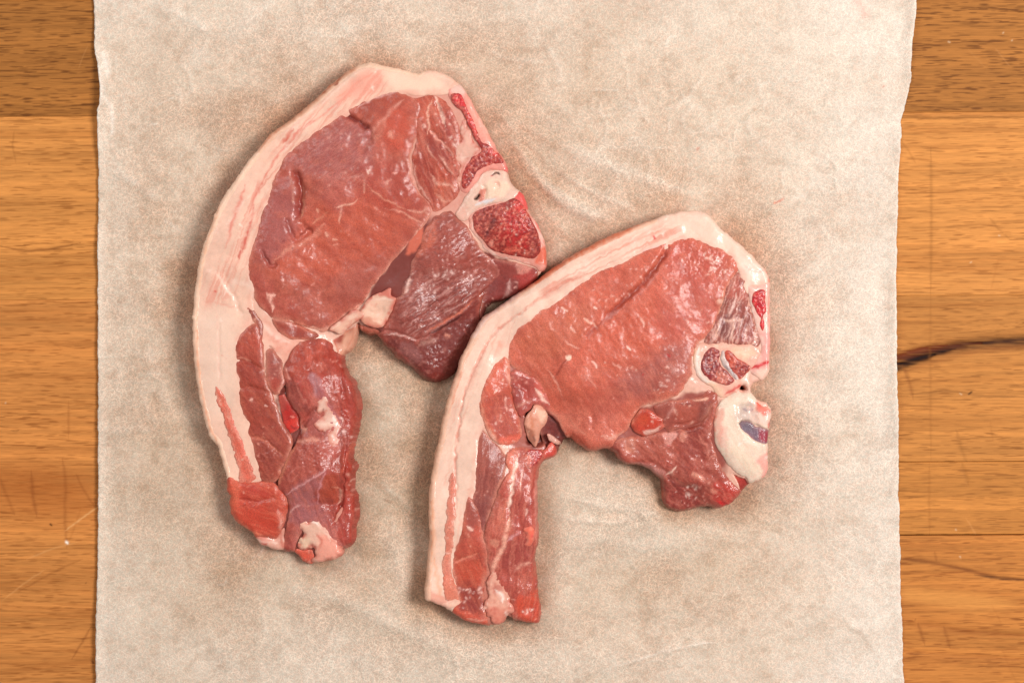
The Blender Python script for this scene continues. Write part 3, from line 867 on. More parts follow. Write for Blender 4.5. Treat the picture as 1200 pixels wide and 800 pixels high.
ca.part("fat_cap", FAT1, M_FAT, (234, 196, 176), bulge=0.6, rim=1.0, w=6, rel=(0.3, 7), ops=[
    GN(5, 0.35, 5, [(420, 90), (300, 200), (240, 300), (280, 320), (330, 200), (430, 110)], 14, -52, 7),
    FI(-52, 2.4, 60, (218, 138, 120), 0.65, [(440, 84), (330, 160), (290, 260), (320, 220), (400, 134), (450, 108)], 14, 7),
    FI(-70, 2.4, 60, (220, 142, 124), 0.6, [(300, 210), (250, 290), (240, 360), (290, 330), (310, 240)], 14, 8),
    L([(288, 216), (280, 240), (272, 262), (266, 290)], 2.2, (222, 140, 124), 0.75, 0.5),
    L([(318, 196), (306, 216), (298, 234), (292, 252)], 1.8, (218, 128, 112), 0.7, 0.5),
    L([(354, 150), (338, 166), (324, 184), (312, 204)], 1.6, (222, 138, 122), 0.7, 0.5),
    L([(345, 152), (336, 162), (330, 168)], 1.8, (206, 92, 74), 0.75, 0.3),
    L([(372, 138), (352, 154), (336, 172)], 1.2, (216, 126, 110), 0.6, 0.5),
    L([(424, 100), (404, 114), (380, 134), (360, 150)], 1.2, (226, 146, 130), 0.7, 0.6),
    L([(440, 84), (418, 98), (396, 114)], 1.2, (230, 152, 130), 0.6, 0.6),
    L([(296, 258), (288, 280), (284, 296)], 2.2, (206, 104, 88), 0.75, 0.6),
    L([(282, 292), (280, 303)], 1.6, (196, 86, 72), 0.75, 0.3),
    L([(298, 240), (296, 256), (292, 270)], 1.4, (216, 130, 116), 0.6, 0.5),
    L([(252, 316), (262, 332), (272, 346), (280, 356)], 1.5, (248, 222, 206), 0.7, 0.5),
    L([(254, 360), (256, 390), (257, 430), (258, 452)], 1.1, (216, 134, 116), 0.6, 0.6),
    L([(236, 300), (242, 290), (250, 262)], 2.0, (238, 180, 146), 0.6, 0.6),
    L([(240, 352), (256, 356), (280, 360)], 1.0, (222, 150, 134), 0.5, 0.5),
    B([(425, 84), (445, 82), (450, 100), (420, 112), (396, 122), (400, 106)], 14, (236, 160, 142), 0.65),
    B([(452, 82), (490, 90), (510, 88), (520, 100), (490, 108), (455, 104)], 10, (240, 212, 190), 0.7),
    L([(395, 94), (380, 108), (362, 124), (340, 142)], 2.2, (238, 190, 152), 0.6, 0.5),
    L([(262, 348), (274, 330), (290, 334), (296, 350)], 3, (240, 212, 196), 0.6, 0.4),
    L([(290, 322), (298, 342), (306, 360)], 2.5, (244, 224, 210), 0.7, 0.3),
    B([(228, 370), (270, 360), (276, 420), (270, 480), (242, 490), (230, 430)], 24, (232, 206, 188), 0.7),
    SP(40, 11, (250, 236, 222), 0.9, 0.9), SP(10, 12, (212, 100, 80), 0.9, 0.7),
    L([(252, 342), (252.6, 342.4)], 1.1, (206, 70, 50), 0.9, 0, False),
    G([(262, 320), (276, 352), (284, 372)], 3, 0.8), G([(257, 370), (258, 450)], 1.6, 0.5)])
ca.part("rind", None, M_FAT, (238, 204, 180), band=(RIND1, 8.0), dz=0.7, bulge=0.4, rim=0.7, w=3.5, rel=(0.3, 6), ops=[
    L(RIND1[4:10], 5.5, (204, 128, 92), 0.75, 0.3, False),
    L(RIND1[9:], 2.2, (246, 220, 198), 0.6, 0.4, False),
    L([(405, 86), (388, 100), (374, 112)], 1.6, (176, 92, 58), 0.7, 0.5),
    L([(397, 96), (392, 100)], 1.3, (150, 60, 40), 0.8),
    L([(232, 360), (232, 420), (236, 460), (246, 500), (258, 540)], 1.6, (236, 178, 148), 0.75, 0.6),
    L([(260, 238), (246, 276), (238, 310), (234, 350)], 1.4, (240, 188, 156), 0.6, 0.6),
    SP(24, 14, (255, 244, 232), 0.8, 0.9), SP(14, 15, (224, 130, 100), 1.2, 0.5)])
ca.part("lean_strip", [(252, 451), (259, 456), (263, 466), (269, 482), (277, 502), (285, 526), (292, 542), (299, 560), (292, 566), (280, 566), (278, 550), (272, 528), (265, 506), (261, 492), (255, 474)],
        M_LEAN, (202, 92, 72), bulge=0.5, dz=1.0, wob=1.6, rim=0.9, w=4, ops=[
    FI(70, 1.5, 20, (232, 150, 130), 0.5), L([(266, 486), (270, 492)], 1.2, (238, 170, 150), 0.6),
    L([(264, 470), (276, 504), (290, 548)], 1.2, (234, 120, 104), 0.6), SP(14, 5, (240, 190, 170), 0.8, 0.7)])

# ---- loin
LOIN1 = [(448, 108), (426, 116), (406, 129), (386, 143), (366, 155), (346, 171), (330, 187), (321, 205), (312, 229), (307, 246), (303, 259), (299, 278), (292, 293), (289, 312),
         (290, 324), (295, 340), (303, 358), (318, 373), (340, 377), (358, 383), (375, 388), (384, 386), (402, 373), (424, 354), (436, 337), (448, 321), (468, 297), (486, 276), (500, 261),
         (506, 248), (503, 236), (490, 222), (483, 206), (481, 186), (486, 170), (494, 140), (496, 120), (478, 112), (466, 106)]
ca.part("loin_muscle", LOIN1, M_LEAN, (172, 84, 68), bulge=2.2, w=16, rim=1.6, rel=(0.2, 6), ops=[
    B([(335, 190), (372, 160), (410, 136), (434, 150), (438, 186), (424, 222), (384, 214), (350, 200)], 26, (156, 84, 82), 0.8),
    B([(314, 228), (342, 205), (351, 236), (352, 262), (372, 268), (345, 288), (320, 312), (298, 298), (304, 262)], 14, (160, 84, 80), 0.85),
    B([(352, 262), (400, 222), (470, 232), (478, 270), (440, 310), (380, 330), (318, 324), (330, 300)], 28, (190, 84, 60), 0.7),
    B([(404, 214), (440, 190), (482, 200), (496, 240), (470, 250), (430, 236)], 16, (164, 60, 46), 0.65),
    B([(450, 116), (474, 112), (480, 150), (478, 178), (456, 176), (446, 150)], 14, (188, 74, 52), 0.75),
    B([(426, 118), (448, 110), (474, 112), (470, 124), (444, 138), (430, 146), (412, 138)], 8, (160, 70, 52), 0.7),
    B([(392, 320), (440, 296), (452, 312), (424, 346), (392, 352)], 18, (166, 86, 74), 0.6),
    B([(296, 320), (318, 330), (330, 364), (312, 366), (298, 345)], 10, (170, 76, 66), 0.5),
    B([(330, 345), (345, 352), (350, 372), (335, 372)], 8, (160, 58, 44), 0.6),
    B([(372, 210), (400, 200), (420, 224), (400, 250), (376, 240)], 16, (172, 92, 84), 0.55),
    FI(30, 4, 24, (150, 62, 50), 0.35, seed=21), NO(9, (198, 104, 84), 0.35, 41, 0.25), NO(5, (150, 58, 48), 0.3, 43, 0.3),
    FI(-35, 1.4, 14, (196, 122, 108), 0.35, [(335, 190), (372, 160), (410, 136), (434, 150), (438, 186), (424, 222), (384, 214), (350, 200)], 20, 23),
    # folds
    G([(343, 198), (349, 208), (353, 222), (351, 240), (347, 258)], 4.0, 5.0), L([(344, 200), (351, 214), (353, 228), (350, 246), (347, 258)], 2.6, (140, 44, 38), 0.7),
    L([(340, 204), (344, 222), (343, 240)], 1.4, (206, 140, 124), 0.5, 0.6), L([(355, 214), (356, 240), (352, 256)], 1.4, (210, 140, 116), 0.6, 0.6),
    G([(352, 258), (358, 268), (368, 270)], 4.0, 2.0), G([(336, 254), (340, 272), (346, 282)], 3.0, 1.8), G([(345, 284), (356, 276), (366, 268)], 3, 1.8),
    L([(350, 278), (358, 271), (366, 266)], 1.8, (136, 62, 54), 0.6, 0.4), L([(336, 256), (339, 270), (346, 280)], 2.0, (138, 64, 60), 0.5),
    L([(322, 304), (340, 292), (354, 286), (372, 272), (380, 262)], 3.0, (206, 128, 108), 0.6, 0.5),
    G([(307, 290), (311, 302), (317, 311), (326, 309)], 2.6, 2.4), L([(308, 293), (312, 304), (317, 311)], 1.6, (120, 50, 46), 0.7),
    G([(400, 131), (412, 138), (424, 146), (434, 152)], 3.0, 4.0), L([(403, 132), (416, 141), (427, 148), (434, 154)], 1.8, (104, 32, 32), 0.85),
    L([(420, 158), (430, 158), (436, 154)], 1.5, (196, 130, 130), 0.6), G([(436, 154), (433, 162), (424, 180)], 4, 1.6),
    L([(474, 118), (462, 126), (452, 138), (440, 150), (436, 162)], 2.6, (206, 132, 116), 0.65, 0.6), L([(452, 140), (444, 158), (440, 165)], 4.5, (190, 110, 92), 0.6, 0.5),
    # fat seams
    L([(482, 180), (482, 204), (488, 218), (498, 230), (505, 240), (505, 250)], 1.8, (232, 178, 166), 0.85, 0.4), G([(485, 180), (486, 206), (492, 220), (504, 236)], 2.4, 1.6),
    L([(393, 242), (402, 241.5), (414, 239), (420, 234)], 1.1, VEIN, 0.8, 0.4), L([(402, 241), (399, 250), (397, 262)], 1.2, VEIN, 0.6, 0.4), L([(428, 212), (427, 228)], 0.9, VEIN, 0.5, 0.3),
    L([(430, 218), (446, 230), (458, 237), (478, 246)], 1.1, (214, 140, 118), 0.75, 0.3), L([(452, 244), (472, 249), (486, 257), (496, 262)], 1.1, (220, 150, 130), 0.75, 0.4),
    L([(478, 245), (494, 248), (499, 246)], 1.6, (214, 150, 132), 0.7, 0.3), L([(410, 208), (424, 206), (430, 214)], 1.6, (200, 136, 126), 0.5, 0.5),
    L([(434, 198), (432, 206)], 1.8, (236, 196, 180), 0.7), L([(460, 204), (466, 203)], 1.2, (228, 150, 132), 0.7), L([(438, 242), (442, 246)], 1.8, (220, 150, 134), 0.6),
    L([(372, 244), (374, 250)], 1.5, (224, 156, 134), 0.7), L([(381, 272), (384, 278)], 1.8, (222, 160, 140), 0.7), L([(388, 279), (394, 280)], 1.2, (226, 160, 138), 0.8), L([(390, 287), (396, 286)], 1.2, (214, 140, 120), 0.7),
    L([(384, 248), (374, 256), (366, 262)], 1.6, (208, 134, 108), 0.5, 0.5), L([(456, 154), (459, 160)], 2.6, (216, 140, 122), 0.8), L([(456, 158), (462, 162)], 2.2, (214, 138, 120), 0.7),
    L([(313, 344), (318, 352), (319, 364)], 2.4, (232, 172, 156), 0.85, 0.5), L([(316, 348), (324, 345)], 1.8, (236, 180, 164), 0.8), L([(364, 362), (366, 364)], 2.0, (206, 124, 112), 0.8),
    L([(330, 322), (350, 330), (364, 336)], 1.1, (150, 50, 36), 0.6, 0.4), L([(364, 336), (368, 330)], 1.2, (226, 150, 136), 0.6), L([(395, 330), (402, 340)], 1.0, (140, 50, 40), 0.5),
    L([(372, 352), (374, 342), (382, 338)], 1.2, (206, 120, 104), 0.5, 0.4), L([(432, 360), (436, 350), (440, 340), (450, 322)], 1.3, (232, 176, 160), 0.8, 0.4), L([(360, 382), (380, 386), (398, 374), (420, 356)], 1.8, (228, 172, 154), 0.7, 0.5),
    L([(318, 374), (345, 378), (362, 384)], 1.2, (214, 124, 100), 0.6, 0.4),
    L([(466, 108), (452, 111), (436, 116), (420, 126)], 2.2, (226, 178, 172), 0.6, 0.5),
    SP(70, 31, (222, 150, 134), 0.8, 0.6), SP(20, 32, (226, 170, 156), 1.3, 0.6), SP(40, 36, (214, 160, 150), 1.0, 0.6, [(380, 160), (440, 150), (440, 220), (400, 215)]), SP(16, 33, (120, 34, 34), 1.0, 0.6),
    GN(3.2, 0.3, 61), GN(14, 0.8, 62), GN(2.0, 0.3, 63)])

# ---- muscle beside the spine process
MULT1 = [(484, 116), (496, 113), (508, 112), (516, 116), (522, 120), (530, 128), (536, 142), (540, 158), (538, 178), (540, 192), (537, 208), (539, 224), (530, 236), (518, 244), (508, 248), (500, 236), (490, 222), (484, 204), (483, 184), (488, 166), (486, 150), (480, 136)]
ca.part("spinal_muscle", MULT1, M_LEAN, (172, 74, 56), bulge=1.6, w=10, rim=1.2, rel=(0.5, 5), ops=[
    B([(500, 116), (516, 118), (512, 136), (500, 140), (488, 130)], 10, (196, 90, 66), 0.7),
    B([(488, 186), (504, 184), (514, 214), (510, 236), (498, 226), (488, 208)], 8, (150, 52, 38), 0.75),
    B([(504, 160), (522, 166), (528, 196), (514, 192), (502, 176)], 8, (142, 54, 48), 0.6),
    B([(520, 130), (532, 140), (530, 170), (522, 160), (514, 140)], 6, (168, 76, 72), 0.6),
    B([(508, 216), (526, 214), (530, 232), (514, 238)], 8, (190, 84, 54), 0.6),
    FI(72, 2, 18, (128, 42, 34), 0.45, seed=11), FI(66, 1.8, 22, (206, 126, 108), 0.4, seed=12),
    L([(508, 112), (513, 122), (519, 138), (522, 148)], 1.6, (240, 198, 182), 0.85, 0.5), L([(507, 114), (502, 128), (502, 146), (501, 158)], 1.1, VEIN, 0.85, 0.4),
    L([(503, 152), (512, 162), (526, 174), (533, 188)], 1.2, (228, 160, 144), 0.8, 0.4), L([(522, 112), (528, 124)], 1.2, (238, 196, 180), 0.8, 0.4),
    L([(528, 126), (534, 142), (536, 160)], 2.0, (212, 150, 142), 0.6, 0.6), L([(514, 180), (524, 196), (532, 206)], 1.4, (230, 170, 154), 0.75, 0.5),
    L([(500, 168), (506, 182), (514, 190)], 1.0, VEIN, 0.6, 0.5), L([(506, 204), (512, 214), (526, 216), (534, 224)], 2.0, (222, 160, 142), 0.65, 0.6), L([(510, 226), (522, 236), (530, 232)], 1.6, (220, 156, 136), 0.6, 0.5),
    L([(484, 186), (486, 206), (494, 222), (504, 236)], 1.4, (230, 180, 166), 0.5, 0.5),
    SP(40, 41, (232, 182, 168), 1.0, 0.75), SP(36, 42, (240, 206, 194), 1.2, 0.8, [(528, 130), (542, 140), (544, 190), (532, 200), (526, 160)]),
    G([(510, 118), (517, 136), (522, 152)], 1.8, 1.4), G([(504, 150), (520, 170), (534, 190)], 1.6, 1.2), G([(514, 190), (528, 206)], 2, 1.2), GN(3, 0.7, 64, None, 8, 70, 3)])
ca.part("intermuscular_fat", [(541, 146), (545, 140), (551, 154), (556, 166), (561, 176), (556, 186), (546, 192), (541, 206), (539, 222), (534, 214), (538, 196), (534, 186), (529, 176), (532, 166), (540, 166)],
        M_FAT, (222, 176, 160), bulge=0.8, rim=0.9, w=4, wob=2.0, ops=[SP(30, 44, (242, 216, 204), 1.4, 0.8), SP(20, 45, (196, 104, 92), 1.4, 0.6), GN(3, 0.6, 66)])

# ---- bones
bone = ca.part("spine_process", [(523, 104), (531, 102), (546, 96), (556, 112), (576, 146), (590, 170), (600, 186), (606, 200), (597, 203), (586, 200), (574, 198), (564, 206), (554, 220), (546, 226), (540, 222),
                                 (539, 206), (545, 190), (557, 180), (562, 172), (556, 160), (545, 138), (535, 122), (526, 116)],
               M_BONE, (226, 150, 138), bulge=1.0, rim=1.2, w=5, flare=0.6, ops=[
    B([(546, 104), (556, 122), (572, 152), (584, 170), (578, 172), (566, 160), (556, 142), (546, 122)], 5, (236, 168, 152), 0.8),
    B([(528, 100), (540, 98), (546, 108), (540, 112), (528, 108)], 5, (238, 206, 194), 0.8),
    L([(548, 106), (562, 134), (580, 166), (592, 190)], 1.4, (232, 110, 90), 0.5, 0.5), L([(590, 180), (596, 194), (590, 200)], 3, (226, 80, 84), 0.7, 0.4),
    L([(560, 136), (572, 156)], 2.2, (244, 196, 180), 0.6), SP(20, 46, (250, 220, 208), 0.9, 0.7)])
ca.part("marrow", [(528, 113), (534, 110), (541, 112), (544, 120), (550, 132), (556, 144), (561, 156), (565, 166), (574, 172), (584, 178), (591, 188), (588, 192), (578, 192), (568, 196), (560, 202), (553, 212), (547, 220), (542, 220),
                   (541, 208), (546, 196), (553, 186), (563, 180), (564, 174), (557, 162), (549, 146), (541, 130), (533, 122)], M_MARROW, (158, 48, 44), parent=bone, bulge=0.2, rim=1.0, w=4, dz=1.6, rel=(0.8, 2.6), ops=[
    B([(530, 112), (541, 112), (544, 124), (534, 122)], 4, (206, 40, 48), 0.9), L([(544, 124), (552, 140), (560, 158)], 3.2, (212, 56, 54), 0.8), L([(572, 174), (584, 182)], 3, (216, 62, 60), 0.75),
    B([(560, 184), (552, 196), (545, 218), (558, 204), (572, 192)], 4, (134, 42, 44), 0.8), SP(60, 47, (228, 120, 112), 0.9, 0.7), SP(80, 48, (90, 16, 22), 0.9, 0.75), GN(2.2, 0.6, 67)])
ca.part("joint_cartilage", [(545, 232), (552, 220), (562, 208), (572, 200), (584, 199), (594, 202), (598, 212), (602, 218), (610, 222), (604, 232), (594, 236), (576, 238), (564, 242), (554, 248), (548, 256), (540, 258), (534, 250), (540, 240)],
        M_BONE, (230, 196, 180), bulge=1.2, rim=1.0, w=6, dz=0.4, ops=[
    B([(570, 214), (580, 208), (594, 210), (600, 220), (590, 230), (572, 230), (568, 222)], 5, (242, 216, 192), 0.8), B([(580, 212), (588, 212), (584, 220)], 4, (226, 164, 146), 0.6),
    L([(556, 240), (566, 236), (582, 233)], 1.8, (222, 224, 232), 0.9, 0.2), B([(563, 220), (571, 222), (570, 232), (562, 234)], 3, (196, 88, 66), 0.75), B([(532, 244), (546, 240), (548, 252), (538, 262), (530, 256)], 5, (222, 168, 152), 0.6),
    L([(598, 204), (604, 214)], 2.0, (214, 44, 48), 0.8), G([(556, 233), (559, 230.5), (562, 227.5)], 1.5, 5), L([(555.5, 233), (559, 231), (562, 227.5)], 1.3, (60, 20, 18), 0.9, 0, False),
    G([(579, 203.6), (583, 203), (585, 203.2)], 1.2, 4), L([(578, 204.4), (581, 203), (585, 203.2)], 1.3, (70, 10, 14), 0.9, 0, False), L([(576, 205), (577, 205.5)], 1, (196, 60, 60), 0.8, 0, False),  # dark lines paint the shade inside the two small pits
    G([(566, 216), (570, 226), (568, 234)], 2.4, 1.4), G([(582, 214), (585, 220), (578, 222)], 2, 1.0), SP(16, 49, (252, 240, 230), 1.0, 0.8)])
vert = ca.part("vertebra", [(554, 246), (566, 239), (584, 235), (600, 230), (606, 218), (616, 226), (624, 240), (634, 260), (646, 284), (650, 298), (644, 314), (632, 318), (626, 310), (608, 305), (592, 302), (578, 298), (567, 290), (558, 278), (550, 266), (549, 254)],
               M_BONE, (226, 160, 146), bulge=0.8, rim=1.2, w=5, flare=0.8, ops=[
    L([(551, 258), (556, 274), (568, 290), (584, 300), (606, 304), (622, 308)], 2.0, (238, 206, 194), 0.85, 0.3), L([(624, 256), (632, 272), (638, 286)], 1.8, (244, 200, 190), 0.85, 0.3),
    B([(606, 222), (618, 228), (622, 246), (612, 244), (604, 236)], 5, (220, 56, 60), 0.8), L([(614, 232), (624, 250), (634, 270)], 1.6, (232, 92, 90), 0.7), B([(628, 292), (642, 290), (640, 308), (630, 306)], 5, (222, 104, 76), 0.8), SP(26, 50, (250, 224, 212), 1.0, 0.75)])
ca.part("marrow", [(554, 252), (560, 246), (572, 241), (590, 237), (602, 232), (612, 238), (620, 252), (628, 268), (634, 282), (634, 294), (626, 302), (610, 300), (592, 297), (576, 291), (564, 280), (556, 268)], M_MARROW, (150, 50, 44), parent=vert, bulge=0.2, rim=1.0, w=4, dz=1.7, rel=(0.8, 2.6), ops=[
    B([(592, 246), (610, 250), (622, 274), (618, 290), (596, 292), (588, 278)], 16, (178, 36, 38), 0.75), B([(556, 250), (574, 246), (580, 262), (568, 276), (558, 264)], 12, (146, 60, 56), 0.7), B([(622, 262), (630, 280), (628, 296), (618, 298)], 6, (138, 60, 58), 0.5),
    L([(582, 254), (576, 264), (568, 276)], 2.4, (96, 40, 44), 0.7, 0.3), B([(573, 282), (579, 281), (578, 287), (573, 287)], 3, (222, 138, 126), 0.85), L([(588, 294), (600, 292), (608, 293)], 2.4, (222, 100, 84), 0.7, 0.6),
    B([(604, 234), (614, 240), (620, 254), (610, 252), (602, 242)], 5, (204, 52, 52), 0.7), SP(110, 51, (220, 112, 98), 0.9, 0.7), SP(120, 52, (96, 20, 24), 0.9, 0.7), SP(16, 53, (246, 214, 204), 0.9, 0.8), GN(2.2, 0.6, 68)])

# ---- tenderloin lobe
TEND1 = [(528, 246), (540, 258), (548, 264), (552, 274), (560, 286), (568, 296), (580, 303), (588, 312), (590, 330), (582, 350), (575, 366), (566, 372), (564, 386), (556, 402), (544, 424), (536, 446), (526, 454), (512, 457), (496, 454), (482, 440), (466, 430), (456, 416), (446, 404), (438, 394),
         (446, 386), (454, 372), (462, 352), (470, 346), (472, 330), (480, 322), (482, 306), (490, 290), (498, 268), (512, 252)]


def tend_shape(X, Y, H, d):
    fold = np.array([(440, 386), (462, 388), (486, 398), (500, 394), (518, 378), (538, 366), (556, 350), (572, 336), (590, 320)])
    q, t = line_dist(fold, X, Y)
    yy = np.interp(X, fold[:, 0], fold[:, 1])
    below = np.clip((Y - yy) * 0.75, 0, None)
    f = sstep(below, 0, 7)
    return H - f * (2.0 + 0.12 * below) - 2.0 * np.exp(-(q / 1.8) ** 2)


ca.part("tenderloin_muscle", TEND1, M_LEAN, (152, 74, 64), bulge=1.6, w=9, rim=1.4, rel=(0.6, 4), shape=tend_shape, ops=[
    B([(510, 262), (548, 270), (570, 300), (560, 320), (520, 310), (500, 290)], 18, (152, 66, 54), 0.7),
    B([(500, 320), (560, 320), (570, 345), (530, 380), (490, 396), (462, 386), (470, 356)], 20, (138, 64, 56), 0.7),
    B([(560, 352), (560, 396), (530, 444), (500, 450), (470, 425), (450, 396), (490, 402), (520, 384)], 10, (112, 42, 38), 0.85),
    B([(470, 398), (486, 404), (492, 420), (480, 428), (462, 412)], 8, (150, 92, 88), 0.6), B([(500, 440), (515, 436), (525, 444), (510, 448)], 6, (136, 50, 44), 0.6),
    B([(498, 266), (512, 260), (508, 284), (492, 300), (486, 296)], 5, (196, 100, 78), 0.7), B([(468, 318), (482, 322), (474, 342), (464, 348), (456, 340)], 6, (100, 40, 44), 0.7),
    NO(4, (186, 116, 104), 0.4, 25, 0.35), NO(3, (92, 36, 32), 0.4, 26, 0.4),
    FI(-32, 1.8, 12, (204, 150, 142), 0.5, [(500, 322), (556, 322), (560, 350), (510, 388), (480, 392), (470, 366)], 14, 27),
    FI(-30, 1.4, 14, (84, 30, 28), 0.45, [(490, 336), (550, 330), (552, 350), (500, 388), (480, 380)], 12, 28),
    L([(480, 324), (478, 334), (473, 344)], 2.2, (222, 176, 164), 0.85, 0.4), B([(456, 324), (462, 318), (466, 328), (458, 330)], 3, (216, 168, 160), 0.8),
    L([(545, 262), (555, 280), (570, 298), (574, 308)], 1.4, (206, 146, 134), 0.6, 0.5), L([(500, 388), (520, 376), (540, 364), (556, 350)], 1.2, (206, 112, 90), 0.75, 0.5), L([(502, 392), (522, 380), (542, 368)], 1.6, (64, 18, 16), 0.8),
    L([(448, 392), (466, 392), (482, 396), (488, 398)], 1.1, (206, 156, 148), 0.8, 0.4), L([(458, 404), (472, 418), (486, 432)], 1.4, (176, 92, 84), 0.6, 0.5),
    L([(490, 404), (502, 400), (512, 396)], 3.5, (180, 128, 118), 0.6, 0.5), L([(522, 393), (525, 394)], 2.0, (206, 134, 116), 0.9, 0, False), L([(543, 384), (545, 390)], 1.2, (180, 90, 78), 0.6),
    L([(524, 306), (527, 292), (526, 282)], 1.0, (176, 104, 92), 0.6), L([(560, 340), (564, 352), (562, 370)], 2, (170, 84, 64), 0.6, 0.4),
    G([(508, 372), (524, 362), (540, 352), (552, 342)], 1.8, 1.6), G([(498, 362), (516, 352), (536, 342)], 1.6, 1.2), G([(490, 376), (500, 366), (512, 358)], 1.6, 1.0),
    SP(90, 55, (216, 160, 150), 0.9, 0.75, [(484, 300), (560, 300), (570, 345), (520, 380), (470, 390)]), SP(30, 56, (236, 196, 188), 1.1, 0.8, [(500, 318), (545, 314), (550, 345), (500, 350)]), GN(2.6, 1.3, 69, None, 8, -30, 2.5), GN(2.2, 2.2, 96, [(490, 410), (516, 400), (520, 446), (484, 432)], 8), GN(2.0, 0.4, 70)])
ca.part("flank_muscle", [(574, 303), (590, 304), (608, 307), (622, 310), (632, 320), (626, 340), (606, 356), (588, 372), (566, 384), (562, 366), (566, 344), (572, 326)], M_LEAN, (126, 50, 46), bulge=1.0, w=8, rim=1.2, ops=[
    B([(580, 305), (610, 310), (600, 326), (580, 322)], 8, (146, 62, 54), 0.6), L([(598, 326), (596, 340), (590, 348)], 3, (206, 160, 154), 0.7, 0.5), B([(604, 320), (624, 314), (630, 326), (610, 342)], 8, (176, 62, 56), 0.8), B([(564, 352), (590, 350), (590, 372), (566, 384)], 8, (84, 26, 26), 0.7),  # darkest area paints the shade of the gap between the chops
    B([(608, 308), (624, 312), (616, 322), (606, 318)], 4, (220, 150, 136), 0.6), SP(30, 57, (226, 166, 156), 1.0, 0.75), GN(3, 0.7, 71)])

# ---- belly end
ca.part("belly_muscle", [(292, 381), (300, 378), (304, 384), (307, 394), (309, 418), (311, 440), (319, 464), (328, 490), (340, 510), (341, 530), (332, 548), (323, 564), (311, 566), (302, 560), (298, 542), (292, 520), (288, 508), (291, 497), (285, 488), (278, 470), (278, 450), (275, 430), (275, 410), (279, 393), (285, 386)],
        M_LEAN, (156, 62, 46), bulge=1.8, w=9, rim=1.6, rel=(0.5, 5), ops=[
    B([(282, 392), (304, 390), (306, 414), (280, 414)], 8, (178, 74, 56), 0.7), B([(278, 420), (306, 426), (300, 450), (280, 446)], 10, (150, 52, 38), 0.6), B([(284, 456), (300, 456), (304, 480), (288, 484)], 10, (150, 58, 44), 0.5), B([(300, 500), (330, 500), (336, 530), (310, 560), (300, 536)], 14, (146, 66, 56), 0.6),
    FI(60, 2, 20, (118, 40, 30), 0.35, seed=13), FI(50, 1.6, 18, (186, 98, 76), 0.35, seed=14),
    L([(276, 420), (286, 420), (294, 424)], 1.2, (220, 144, 124), 0.7, 0.4), G([(276, 422), (292, 424), (308, 434)], 2, 1.2), G([(278, 456), (296, 454), (316, 462)], 2, 1.0), L([(292, 468), (296, 466)], 2.2, (226, 164, 150), 0.85), L([(310, 474), (314, 476)], 1.3, (236, 190, 178), 0.85), L([(292, 514), (304, 514), (320, 524), (330, 534)], 1.3, (200, 110, 88), 0.6, 0.5), G([(292, 513), (310, 516), (332, 536)], 2, 1.2),
    SP(24, 58, (226, 150, 130), 0.9, 0.7), GN(3, 0.4, 72), GN(2.2, 2.2, 99, [(298, 512), (322, 516), (326, 546), (302, 548)], 8)])
ca.part("belly_muscle", [(287, 356), (294, 360), (303, 372), (308, 384), (307, 396), (303, 392), (298, 380), (292, 374), (287, 366)], M_LEAN, (140, 60, 48), bulge=0.6, rim=1.0, w=4, ops=[SP(8, 59, (214, 140, 124), 0.9, 0.6), L([(294, 378), (302, 372)], 1.2, (220, 160, 140), 0.6)])
ca.part("belly_muscle", [(318, 374), (330, 374), (344, 378), (358, 384), (372, 392), (366, 397), (350, 399), (336, 396), (324, 388)], M_LEAN, (152, 56, 40), bulge=0.8, rim=1.2, w=5, ops=[L([(330, 378), (350, 383), (370, 391)], 1.0, (204, 106, 80), 0.6), L([(328, 392), (345, 397), (360, 397)], 1.6, (206, 110, 84), 0.6), SP(8, 60, (226, 150, 130), 0.9, 0.6)])
ca.part("belly_muscle", [(311, 412), (315, 408.5), (320, 410), (326, 417), (330, 424), (332, 436), (333, 447), (329, 456), (326, 461), (320, 463), (315, 456), (312, 444), (310, 428)], M_LEAN, (150, 70, 60), bulge=1.2, rim=1.4, w=5, ops=[
    B([(312, 440), (330, 444), (326, 460), (318, 460)], 6, (166, 58, 42), 0.7), L([(332, 432), (332, 446), (326, 460)], 1.3, (220, 150, 136), 0.8, 0.3), L([(312, 420), (312, 440), (316, 456)], 1.1, (206, 126, 110), 0.7, 0.3), SP(10, 61, (226, 160, 144), 0.9, 0.6), GN(2.5, 0.4, 73)])
FLAP1 = [(340, 412), (348, 404), (360, 398), (376, 396), (386, 402), (392, 412), (404, 418), (412, 430), (416, 440), (428, 460), (430, 490), (424, 520), (420, 560), (426, 580), (424, 620), (420, 640), (405, 648), (388, 640), (372, 622), (358, 616), (346, 632), (340, 655), (326, 655), (328, 640), (333, 618),
         (337, 600), (334, 582), (324, 573), (326, 560), (334, 540), (346, 521), (350, 506), (350, 492), (346, 480), (338, 470), (333, 454), (332, 430)]
